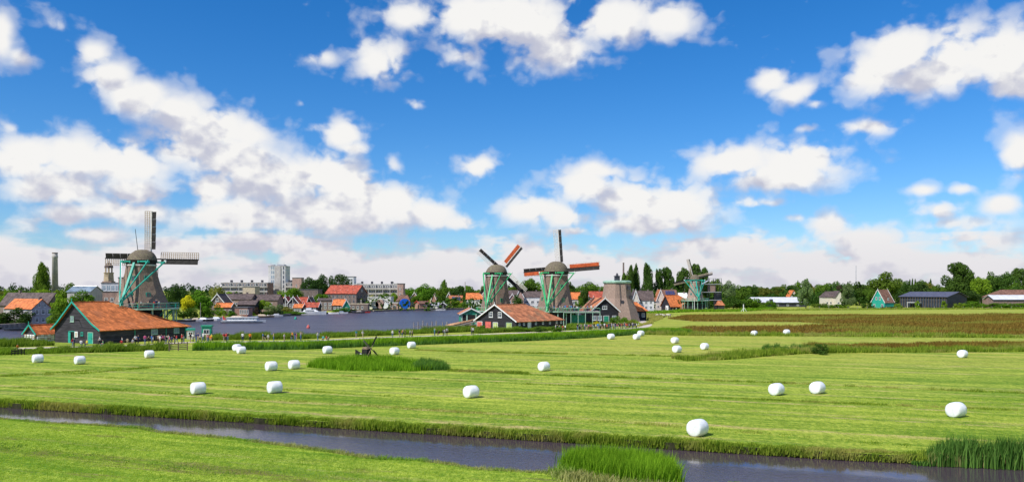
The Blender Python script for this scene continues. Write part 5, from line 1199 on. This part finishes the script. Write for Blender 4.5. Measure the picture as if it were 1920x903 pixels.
# ------------------------------------------------------------------ bales
bm_ = mat('bale_wrap', (.80, .81, .81), .35, .05, 2.5, (1, 4, 1), .35, spec=.5)
def bale_mesh(seed):
    g = random.Random(seed); rows = []; n = 28; r = .61; L = .63
    prof = [(-L, .0), (-L*1.0, .30), (-L*.985, .47), (-L*.93, .56), (-L*.8, .60), (-L*.3, .625), (L*.3, .625), (L*.8, .60), (L*.93, .56), (L*.985, .47), (L, .30), (L, 0)]
    for x, q in prof:
        row = []
        for k in range(n):
            a = k*2*math.pi/n; qq = q*(1+.012*g.uniform(-1, 1)) if q else 0
            y, z = qq*math.cos(a), qq*math.sin(a)
            z = max(z, -.575)*.985; row.append((x*(1+.01*g.uniform(-1, 1)) + .012*g.uniform(-1, 1), y*(1.03 if z < -.2 else 1), z))
        rows.append(row)
    b = MB(); b.loft(rows); me = b.mesh('bale', bm_, True); return me
BM_ = [bale_mesh(i) for i in range(4)]
BALES = [(68,681,28,'by the barn weeds, left one of a pair'),(147,684,34,'by the barn weeds, right one of a pair'),(278,672,30,'on the meadow below the wooden field gate'),
 (443,659,60,'half hidden behind another bale at the reed belt'),(451,664,30,'just in front of another bale at the reed belt'),(613,663.5,36,'left of the little tarred mill'),(739,666,50,'right beside the little tarred mill'),
 (771,654,34,'against the reed belt right of the little tarred mill'),(507,696,32,'left one of the close pair beside the mill reeds'),(550,693,34,'right one of the close pair beside the mill reeds'),
 (369,740,30,'left one of two before the furrow by the ditch'),(513,738,32,'right one of two before the furrow by the ditch'),(883,747,40,'standing alone below the little mill\'s trailing weeds'),(1020,696.5,44,'standing alone beyond the long furrow'),
 (1146,637,40,'below the crowd on the path'),(1194,637.5,44,'in front of another bale below the end of the path'),(1202,630.5,50,'behind another bale below the end of the path'),
 (1266,644.5,50,'behind its neighbour on the far meadow'),(1270,662,48,'in front of its neighbour beside the weedy ditch'),(1322,656.5,50,'beside the weedy ditch left of the meadow bush'),
 (1415,630.5,52,'left one of two at the brown sedge field'),(1476,628,40,'right one of two at the brown sedge field'),(1807,671.5,52,'in front of the rusty sedge strip'),
 (1458,742,52,'left one of a pair on the mown furrows'),(1535,739,54,'right one of a pair on the mown furrows'),(1797,783,50,'above the bulrushes'),(1310,819,54,'at the edge of the ditch bank, mirrored in the water')]
for i, (x, y, ph, where) in enumerate(BALES):
    p_ = G(x, y-1.2); view = math.degrees(math.atan2(p_.x, p_.y))
    o = link('hay_bale', BM_[i % 4], None, (p_.x, p_.y+.35, .565), (0, 0, R(ph-view*.6))); sc_ = random.uniform(.97, 1.03); o.scale = (sc_,)*3
    tag(o, 'white wrapped hay bale '+where, 'hay bale', 'wrapped bales on the meadow')

# ------------------------------------------------------------------ people: one skinned body each, posed
def body(pose):
    """joints: name -> position (metres), edges carry the material of the clothing"""
    J = dict(pel=(0,0,.95), wst=(0,0,1.1), chs=(0,0,1.32), nck=(0,.01,1.47), hed=(0,-.02,1.60), top=(0,-.01,1.70), lsh=(-.17,0,1.40), rsh=(.17,0,1.40), lel=(-.24,.02,1.13), rel=(.24,.02,1.13), lha=(-.25,-.05,.86), rha=(.25,-.05,.86),
             lhp=(-.09,0,.92), rhp=(.09,0,.92), lkn=(-.10,-.02,.50), rkn=(.10,-.02,.50), lan=(-.10,.02,.09), ran=(.10,.02,.09), lto=(-.11,-.14,.04), rto=(.11,-.14,.04))
    if pose == 'walk': J.update(lkn=(-.1,-.2,.52), lan=(-.1,-.22,.1), lto=(-.1,-.38,.07), rkn=(.1,.08,.5), ran=(.1,.34,.16), rto=(.1,.26,.05), lel=(-.23,.14,1.15), lha=(-.24,.14,.9), rel=(.23,-.08,1.14), rha=(.22,-.26,.95))
    if pose == 'camera': J.update(lel=(-.25,-.14,1.2), rel=(.25,-.14,1.2), lha=(-.07,-.3,1.5), rha=(.07,-.3,1.5))
    if pose == 'hip': J.update(rel=(.34,.06,1.16), rha=(.17,-.06,1.0))
    if pose == 'sit': 
        for k in ('pel', 'wst', 'chs', 'nck', 'hed', 'top', 'lsh', 'rsh', 'lel', 'rel'): J[k] = (J[k][0], J[k][1], J[k][2]-.43)
        J.update(lhp=(-.09,0,.5), rhp=(.09,0,.5), lkn=(-.12,-.42,.5), rkn=(.12,-.42,.5), lan=(-.12,-.40,.09), ran=(.12,-.40,.09), lto=(-.12,-.55,.04), rto=(.12,-.55,.04), lha=(-.14,-.3,.56), rha=(.14,-.3,.56))
    Rd = dict(pel=.15, wst=.125, chs=.15, nck=.055, hed=.095, top=.075, lsh=.075, rsh=.075, lel=.048, rel=.048, lha=.036, rha=.036, lhp=.10, rhp=.10, lkn=.066, rkn=.066, lan=.046, ran=.046, lto=.04, rto=.04)
    E = [('pel','wst',1),('wst','chs',1),('chs','nck',1),('nck','hed',0),('hed','top',2),('chs','lsh',1),('chs','rsh',1),('lsh','lel',1),('rsh','rel',1),('lel','lha',0),('rel','rha',0),('pel','lhp',3),('pel','rhp',3),('lhp','lkn',3),('rhp','rkn',3),('lkn','lan',3),('rkn','ran',3),('lan','lto',4),('ran','rto',4)]
    names = list(J); me = bpy.data.meshes.new('skeleton'); me.from_pydata([J[k] for k in names], [(names.index(a), names.index(b)) for a, b, _ in E], [])
    ob = link('skeleton', me); ob.modifiers.new('skin', 'SKIN'); sv = me.skin_vertices[0].data
    for k, s in zip(names, sv): s.radius = (Rd[k], Rd[k]*(.75 if k in ('pel', 'wst', 'chs') else 1)); s.use_root = (k == 'pel')
    ob.modifiers.new('sub', 'SUBSURF').levels = 1
    dg = bpy.context.evaluated_depsgraph_get(); out_ = bpy.data.meshes.new_from_object(ob.evaluated_get(dg)); bpy.data.objects.remove(ob)
    idx = []
    segs = [(Vector(J[a]), Vector(J[b]), m_) for a, b, m_ in E]
    for p in out_.polygons:
        best = (9, 0)
        for a, b, m_ in segs:
            t_ = max(0, min(1, (p.center-a).dot(b-a)/(b-a).length_squared)); dd = (p.center-a.lerp(b, t_)).length
            if dd < best[0]: best = (dd, m_)
        m_ = best[1]
        if m_ in (0, 2) and p.center.z > J['hed'][2]-.06: m_ = 2 if (p.center.y > J['hed'][1]+.02 or p.center.z > J['top'][2]) else 0
        idx.append(m_)
    out_.polygons.foreach_set('use_smooth', [True]*len(idx)); return out_, idx
POSE = {k: body(k) for k in ('stand', 'walk', 'camera', 'hip', 'sit')}
PM = {}
def person_mesh(pose, trousers):
    if (pose, trousers) not in PM:
        me = POSE[pose][0].copy(); me.name = 'person'; me.materials.clear()
        for m_ in (M['skin'], M['shirt'], M['hair'], M['cloth_'+trousers], M['cloth_black']): me.materials.append(m_)
        me.polygons.foreach_set('material_index', POSE[pose][1]); PM[(pose, trousers)] = me
    return PM[(pose, trousers)]
SH = dict(white=(.78,.78,.76), red=(.55,.04,.04), black=(.02,.02,.025), navy=(.03,.05,.14), blue=(.06,.22,.62), yellow=(.75,.62,.05), pink=(.70,.12,.28), orange=(.85,.25,.02), grey=(.35,.35,.37), green=(.10,.32,.14), beige=(.55,.43,.30), teal=(.05,.42,.45))
TRW = {'navy': 'navy', 'black': 'black', 'khaki': 'khaki', 'denim': 'denim'}
pr = random.Random(99)
def person(x, y, shirt, place, group, z=0., pose=None, loc=None, rz=None):
    pose = pose or pr.choice(['stand', 'stand', 'walk', 'walk', 'camera', 'hip']); tr = pr.choice(list(TRW))
    p_ = loc if loc is not None else G(x, y)
    o = link('person', person_mesh(pose, tr), None, (p_[0], p_[1], z), (0, 0, rz if rz is not None else pr.uniform(0, 6.28)))
    s_ = pr.uniform(.86, 1.08); o.scale = (s_,)*3; o.color = (*[c*.8 for c in SH[shirt]], 1)
    act = dict(stand='standing', walk='walking', camera='raising a camera', hip='hand on hip', sit='sitting')[pose]
    tag(o, f'person in {shirt} top, {TRW[tr]} trousers, {act} {place}', 'person', group); return o
g1 = 'people outside the grey barn'
for x, y, c in ((136,649.5,'red'),(139,650,'navy'),(152,649,'white'),(163,649,'yellow'),(187,648,'white'),(193,649,'green'),(229,648,'white'),(228,653,'red'),(239,645,'beige'),(249,647,'grey'),(254,646,'white'),(259,646,'navy'),(272,645,'pink'),(279,644,'black'),(285,643.5,'blue'),(287,645,'white'),(293,643.5,'black'),(297,643,'beige'),(300,644,'white'),(303,643,'navy'),(306,643.5,'pink'),(309,643,'grey'),(312,644,'black'),(316,644,'white'),(318,645.5,'pink'),(322,644,'navy'),(327,643.5,'black'),(331,643,'red'),(341,643,'red'),(345,644,'grey'),(344,641,'black')):
    person(x, y, c, 'on the path below the grey barn', g1, pose='sit' if x in (152, 163, 193, 239, 249) else None)
g2 = 'people at the green kiosk'
for x, y, c in ((357,641,'black'),(362,640,'white'),(368,641,'navy'),(372,640,'navy'),(375,641,'grey'),(381,640,'white'),(387,640,'beige'),(390,641,'pink'),(395,643,'orange'),(397,642,'yellow')):
    person(x, y, c, 'beside the green kiosk', g2)
g3 = 'walkers on the reed lined path'
for x, y, c in ((420,640,'red'),(424,640,'red'),(427,639,'black'),(455,640,'white'),(469,640,'orange'),(493,640,'blue'),(497,640,'black'),(503,640,'white'),(513,640,'beige'),(533,639,'white'),(547,640,'black'),(548,638,'orange'),(553,638.5,'navy'),(556,639,'pink'),(564,638,'grey'),(596,639,'white'),(606,640,'teal'),(612,639.5,'red'),(616,640,'beige'),
    (668,633.5,'teal'),(680,633.5,'white'),(736,632,'white'),(749,631,'navy'),(754,631,'orange'),(756,630.5,'beige'),(760,631,'black'),(769,631,'white'),(773,631,'beige'),(815,629.5,'teal'),(823,629,'black'),(831,629,'navy'),(834,629,'white'),(838,629,'grey'),(884,627,'grey'),(887,627,'white')):
    person(x, y, c, 'on the reed lined path', g3, pose='sit' if x in (606, 612, 616, 823) else None)
g4 = 'crowd on the path below the middle mills'
for x, y, c in [(1042,621.5,'white'),(1045,621,'black'),(1049,621,'grey'),(1055,620.5,'red'),(1060,620,'white')] + [(1083+i*3.1+pr.uniform(-1, 1), 619-i*.09+pr.uniform(-1.2, .9), pr.choice(['white','white','black','black','navy','navy','beige','grey','grey','pink','red','blue','green'])) for i in range(38)]:
    person(x, y, c, 'in the crowd below the mills', g4)
for x, y, c in ((1104,618.5,'pink'),(1108,618.5,'pink'),(1164,616.5,'red'),(1166,616,'orange')): person(x, y, c, 'in the crowd below the mills', g4)
g5 = 'people on the path bend behind the bush'
for i in range(16): person(1168+i*1.9+pr.uniform(-1, 1), 597-i*.45+pr.uniform(-1, 1), pr.choice(['white','black','pink','navy','grey','beige','white']), 'behind the round bush', g5)
g6 = 'people outside the far mill\'s barn'
for x in (1243,1247,1250,1254,1262,1268,1283,1290): person(x, 582.5+pr.uniform(-.4, .5), pr.choice(['white','red','navy','black','pink']), 'outside the far mill\'s barn', g6)
def on_stage(root, zs, r, angs, place, group):
    for a, c in angs:
        q = root.matrix_basis @ Vector((r*math.cos(R(a)), r*math.sin(R(a)), 0)); person(0, 0, c, place, group, zs+.02, loc=(q.x, q.y))
on_stage(M1, 6.4, 6.3, ((-168,'white'),(-152,'navy'),(-140,'red'),(-120,'black'),(-84,'black'),(-76,'pink'),(-70,'yellow'),(-63,'white'),(-50,'beige'),(-40,'red'),(-36,'navy'),(-30,'white')), 'on the balcony above the grey barn', 'visitors on the first mill\'s balcony')
on_stage(M3, 4.1, 6.3, [(-100+i*7.5, pr.choice(['white','blue','red','navy','white','beige','teal','black'])) for i in range(15)], 'on the red sailed mill\'s balcony', 'visitors on the red sailed mill\'s balcony')
for i in range(10): person(0, 0, pr.choice(['white','blue','red','navy','beige']), 'on the raised green terrace', 'visitors on the terrace', 4.1, loc=(TR.location.x-1+i*.95+pr.uniform(-.2, .2), TR.location.y+2+pr.uniform(-.3, 1.5)))
for x, c in ((884.5,'pink'),(888,'beige')): person(0, 0, c, 'on the boathouse deck', 'visitors at the boathouse', .08, loc=((x-960)/F*234.9, 234.9))
person(33, 657, 'orange', 'beside the low dark fence', None, pose='sit')

# ------------------------------------------------------------------ boats and river things
def hull(L, B, H, bow=.35, n=9):
    rows = []
    for i in range(n):
        t_ = i/(n-1); x = -L/2+L*t_; k = 1 if t_ < 1-bow else max(.04, 1-((t_-1+bow)/bow)**1.8); k *= (.86+.14*min(1, t_*6)); s_ = H*(1+.28*max(0, (t_-.6)/.4)**2)
        rows.append([(x+(.25*H if t_ > .95 else 0), -B/2*k, s_), (x, -B/2*k*.8, 0), (x, -B/2*k*.4, -.35), (x, B/2*k*.4, -.35), (x, B/2*k*.8, 0), (x+(.25*H if t_ > .95 else 0), B/2*k, s_)])
    return MB().loft(rows)
dt = F*(CZ-WZ)/(604.5-HZ); tbt = empty('tour_boat', (At(457, 600, dt).x, dt, WZ), R(4), 'long low white tour boat with glazed saloon cruising the river', 'boat')
hull(14, 3.2, .75).build('hull', M['boat_white'], tbt); MB().box(-7.0, 6.2, -1.63, 1.63, .12, .3).build('rubbing_strake', M['dark_paint'], tbt)
MB().box(-5.2, 4.6, -1.25, 1.25, 1.62, 1.78).build('saloon_roof', M['boat_white'], tbt); MB().box(-5.1, 4.5, -1.18, 1.18, .7, 1.0).build('saloon_side', M['boat_white'], tbt)
for k in range(9): MB().box(-5.0+k*1.06, -4.08+k*1.06, -1.15, 1.15, 1.0, 1.6).build('window', M['pale_glass'], tbt)
MB().beam((-6.6, 0, .7), (-6.9, 0, 2.4), .07).build('flagstaff', M['white_paint'], tbt)
MB().slab([(-6.65, 0, 1.0), (-6.95, 0, 2.3), (-6.3, 0, 2.1), (-6.0, 0, .9)], .03).build('ensign', M['red_paint'], tbt)
for k in range(4): person(0, 0, ['red','white','pink','navy'][k], 'on the aft deck of the tour boat', 'passengers on the tour boat', WZ+.45, 'sit', (tbt.location.x-5.9+k*.35, dt-.5+.3*k))
dy = F*(CZ-WZ)/(589.5-HZ); yb = empty('yacht', (At(586, 580, dy).x, dy, WZ), R(2), 'white motor yacht with low cabin moored before the red roofed cottages', 'yacht')
hull(11.4, 3.4, 1.35, .5).build('hull', M['boat_white'], yb); 
MB().loft([[(-4,-1.2,1.2),(2.6,-1.0,1.4),(2.6,1.0,1.4),(-4,1.2,1.2)],[(-3.4,-1.0,2.2),(1.0,-.8,2.2),(1.0,.8,2.2),(-3.4,1.0,2.2)]]).build('cabin', M['boat_white'], yb)
MB().box(-3.0, .9, -1.14, -.98, 1.55, 1.95).build('cabin_window', M['glass'], yb); MB().box(-2.6, -.4, -.8, .8, 2.2, 2.9).build('flybridge', M['boat_white'], yb)
MB().tube((-1.4, 0, 2.8), (-1.6, 0, 5.6), .05, .03, 6).build('mast', M['metal_grey'], yb)
SMB = {}
def small_boat(x, y, L, m, label, canopy=None):
    d_ = F*(CZ-WZ)/(y-HZ); r_ = empty('small_boat', (At(x, y, d_).x, d_, WZ), R(random.uniform(-12, 12)+(180 if random.random() < .5 else 0)), label, 'boat', 'small boats moored along the far bank')
    hull(L, L*.32, .6, .45).build('hull', M[m], r_)
    if canopy: MB().loft([[(-L*.3,-L*.13,.5),(L*.15,-L*.12,.55),(L*.15,L*.12,.55),(-L*.3,L*.13,.5)],[(-L*.22,-L*.09,1.25),(L*.05,-L*.08,1.15),(L*.05,L*.08,1.15),(-L*.22,L*.09,1.25)]]).build('cover', M[canopy], r_)
    MB().box(-L*.1, -L*.04, -L*.13, L*.13, .35, .5).build('thwart', M['wood'], r_)
for a in ((350,602.5,6,'dark_paint','open dark boat moored below the yellow tree'),(364,602,5.5,'boat_white','white boat moored below the full green tree','tan_canvas'),(384,601.5,6,'dark_paint','dark boat with white cover below the green tree','boat_white'),(396,600.5,5,'boat_white','small white dinghy left of the canvas covered barge'),
          (408,599.8,5.5,'boat_white','white launch left of the canvas covered barge','boat_white'),(440,597.5,11,'wood','long barge under tan canvas moored across the river','tan_canvas'),(470,595.3,5,'boat_white','white dinghy right of the canvas covered barge'),(494,594.5,8,'wood','brown sloop with pale cover below the willow','tan_canvas'),
          (516,593.2,6,'boat_white','white boat right of the brown sloop','metal_grey'),(626,588,5,'boat_white','white dinghy behind the yacht\'s stern'),(642,587.5,5,'boat_white','white launch below the green hut','pale_glass'),(672,586.5,6,'dark_paint','dark workboat at the big warehouse quay','grey_wood'),(684,586,5,'red_paint','red workboat at the big warehouse quay','dark_paint'),
          (826,581.5,5,'boat_white','white boat before the grey boat shed'),(30,619.5,6,'dark_paint','dark boat at the quay below the pale house')): small_boat(*a)
def buoy(x, y, m, label):
    d_ = F*(CZ-WZ)/(y-HZ); r_ = empty('buoy', (At(x, y, d_).x, d_, WZ), 0, label, 'buoy')
    MB().loft([ring8(.42, -.3, 12, 0), ring8(.5, .2, 12, 0), ring8(.36, .55, 12, 0), ring8(.12, .95, 12, 0)]).build('float', M[m], r_, True); MB().tube((0, 0, .9), (0, 0, 1.15), .05, n=6).build('ring_post', M['metal_grey'], r_)
buoy(578, 614.5, 'pink_red', 'red conical buoy on the river'); buoy(554, 598, 'teal_paint', 'small turquoise buoy on the river')
# low timber landing stages along the far bank
for i, (xa, ya, xb, yb_, lab) in enumerate(((345,601,418,597.6,'timber landing below the yellow and green trees'),(505,593,560,589.6,'timber landing below the willow'),(640,585.6,700,583.2,'dark timber quay below the big warehouse'),(700,583.4,800,579.9,'long low quay edge before the white hall'),(806,579.8,880,578.7,'low timber bank edge below the boat sheds'))):
    a_, b_ = G(xa, ya+.4, WZ), G(xb, yb_+.4, WZ); q = MB().beam((a_.x, a_.y, .0), (b_.x, b_.y, .0), .9, .5).build('landing_stage', M['quay']); tag(q, lab, 'landing stage')
# ------------------------------------------------------------------ posts, masts, drums, fences
def pole(name, x, yb_, yt, d, r, m, label, cat, flag=None):
    z0 = 0; r_ = empty(name, ((x-960)/F*d, d, z0), 0, label, cat); zt_ = zat(yt, d)
    MB().tube((0, 0, -.1), (0, 0, zt_), r, r*.6, 8).build('shaft', M[m], r_); MB().loft([ring8(r*.75, zt_), ring8(r*.8, zt_+.25), ring8(.03, zt_+.4)]).build('top_knob', M[m], r_)
    return r_
pole('flagpole', 535, 582, 553, 345, .14, 'white_paint', 'white flagpole before the green gabled cottage', 'flagpole')
pole('flagpole', 549, 582, 561, 346, .14, 'cream', 'pale pole with red top right of the flagpole', 'pole')
pole('lamp_post', 376, 600, 569, 287, .12, 'grey_wood', 'grey wooden pole at the landing below green tree', 'pole')
pole('radio_mast', 1605, 540, 499, 620, .35, 'metal_grey', 'slim grey radio mast above the right hand wood', 'mast')
pole('factory_pipe', 1169, 540, 493, 560, .9, 'dark_brick', 'slim dark factory chimney left of the paired poplars', 'chimney')
pole('radio_mast', 872, 545, 529, 640, .5, 'concrete', 'stubby pale mast beyond the riverside trees', 'mast')
pole('flagpole', 1302, 582, 558, 385, .14, 'white_paint', 'white flagpole before the far mill\'s barn', 'flagpole')
pole('mooring_pile', 420, 640, 626, 165, .06, 'grey_wood', 'thin grey stake on the bank behind the walkers', 'stake')
pole('mooring_pile', 912, 600, 567, 228, .16, 'grey_wood', 'tall timber pole rising beside the long barn\'s gable', 'pole')
pole('quay_crane', 677, 582, 563, 392, .2, 'cream', 'thin pale derrick post on the warehouse quay', 'derrick')
dr = empty('cable_drum', ((759-960)/F*424, 424, 0), R(18), 'big round blue drum standing on the quay', 'drum')
c24 = lambda r, y, z=2.75: [(r*math.cos(k*math.pi/12), y, z+r*math.sin(k*math.pi/12)) for k in range(24)]
MB().loft([c24(2.7, -1.3), c24(2.7, -1.0)]).build('flange', M['blue_paint'], dr); MB().loft([c24(2.7, 1.0), c24(2.7, 1.3)]).build('flange', M['blue_paint'], dr); MB().loft([c24(2.2, -1.0), c24(2.2, 1.0)]).build('core', M['blue_paint'], dr); MB().loft([c24(.5, -1.4), c24(.5, -1.28)]).build('hub', M['blue_paint'], dr)
for x, rr_, m_, lab in ((704, 1.9, 'cream', 'cream round tank on the quay before the white hall'), (713, 2.3, 'pink_brick', 'rusty pink round tank on the quay before the white hall'), (723, 1.5, 'boat_white', 'small white round tank on the quay before the white hall')):
    t_ = empty('storage_tank', ((x-960)/F*412, 412, 0), 0, lab, 'tank')
    MB().loft([[(p[0], p[1], p[2]) for p in c24(rr_, -1.5, rr_+.5)], c24(rr_, 1.5, rr_+.5)]).build('vessel', M[m_], t_); MB().box(-rr_*.8, rr_*.8, -1.2, 1.2, -.1, .75).build('cradle', M['dark_paint'], t_)
# green kiosk and small booth by the barn
KQ = bld('kiosk', 'dark green upright kiosk beside the path right of the grey barn', 378, 168, 1.9, 1.8, 2.5, None, 12, 'green_paint', 'green_paint', cat='kiosk', wins=(('S', .35, 1, 1, (1.0,), 1.2, 1.0, 'two'),))
BQ = bld('booth', 'cream booth with turquoise roof edge at the barn\'s end', 350, 166, 1.5, 1.6, 1.9, None, 20, 'cream', 'teal_paint', cat='booth', wins=(('S', .3, 1, 1, (.9,), .9, .7, 'two'),))
# wooden field gate
ga, gb = G(317, 658), G(351, 656.5); GT = empty('field_gate', ga, math.atan2(gb.y-ga.y, gb.x-ga.x), 'weathered wooden field gate of horizontal bars below the barn', 'gate'); gl = (gb-ga).length
for k in range(4): MB().box(0, gl, -.03, .03, .22+k*.30, .36+k*.30).build('bar', M['wood'], GT)
for x_ in (0, gl*.5, gl): MB().box(x_-.09, x_+.09, -.1, -.032, -.1, 1.45).build('post', M['wood'], GT)
fa, fb_ = G(22, 665.5), G(46, 664.5); FN = empty('low_fence', fa, math.atan2(fb_.y-fa.y, fb_.x-fa.x), 'low dark plank fence in the weeds left of the barn', 'fence'); fl = (fb_-fa).length
for k in range(2): MB().box(0, fl, -.03, .03, .25+k*.32, .45+k*.32).build('plank', M['tar_wood'], FN)
for k in range(5): MB().box(fl*k/4-.06, fl*k/4+.06, .032, .12, -.1, .95).build('post', M['tar_wood'], FN)
# fence posts along the sheep pasture and a stile further right
for i in range(9):
    p_ = G(1225+i*4.6, 594.5); q = MB().tube((0, 0, -.1), (0, 0, 1.15), .09, .08, 6).box(-.05, .05, -.05, .05, 1.1, 1.2).build('fence_post', M['wood']); q.location = p_; tag(q, 'wooden fence post along the sheep pasture', 'post', 'posts of the sheep pasture')
st_ = empty('stile', G(1394, 583.5), 0, 'white timber stile in the tall grass right of far mill', 'stile')
MB().box(-.15, .15, -.1, .1, 0, 3.4).build('post', M['white_paint'], st_); MB().beam((.1, 0, 2.0), (1.5, 0, 0), .14).build('brace', M['white_paint'], st_); MB().beam((-.1, 0, 1.4), (-1.2, 0, 0), .14).build('brace', M['white_paint'], st_)
# post and wire fence below the right hand shrubs
for i in range(24):
    p_ = G(1500+i*18, 578.6); q = MB().box(-.07, .07, -.07, .07, -.1, 1.3).box(-.09, .09, -.09, .09, 1.3, 1.36).build('fence_post', M['grey_wood']); q.location = p_; tag(q, 'grey fence post along the meadow edge below the far shrubs', 'post', 'posts along the far meadow edge')
# sheep
def sheep():
    r_ = []
    for x, ry, rz_, zc in ((-.55, .10, .12, .62), (-.48, .22, .24, .62), (-.2, .27, .29, .62), (.15, .27, .28, .63), (.42, .22, .23, .66), (.55, .13, .14, .74)):
        r_.append([(x, ry*math.cos(k*math.pi/5), zc+rz_*math.sin(k*math.pi/5)) for k in range(10)])
    b = MB(); b.loft(r_)
    b.cur = 1
    b.loft([[(x, ry*math.cos(k*math.pi/4), zc+ry*1.1*math.sin(k*math.pi/4)) for k in range(8)] for x, ry, zc in ((.5, .10, .80), (.66, .11, .86), (.80, .08, .78), (.90, .05, .72))])
    for x in (-.38, .36):
        for y in (-.13, .13): b.tube((x, y, .02), (x+.03, y, .30), .035, .05, 6); b.tube((x+.03, y, .28), (x, y, .5), .05, .08, 6)
    return b.mesh('sheep', [M['sheep_wool'], M['sheep_face']], True)
SHM = sheep()
for x, y, a_ in ((1232,594,10),(1240,593.5,170),(1244,594.5,200),(1252,593.5,-20),(1255,594.2,15)):
    o = link('sheep', SHM, None, G(x, y), (0, 0, R(a_))); o.scale = (1.25,)*3; tag(o, 'shaggy pale sheep grazing by the fence posts', 'sheep', 'sheep at the fence posts')
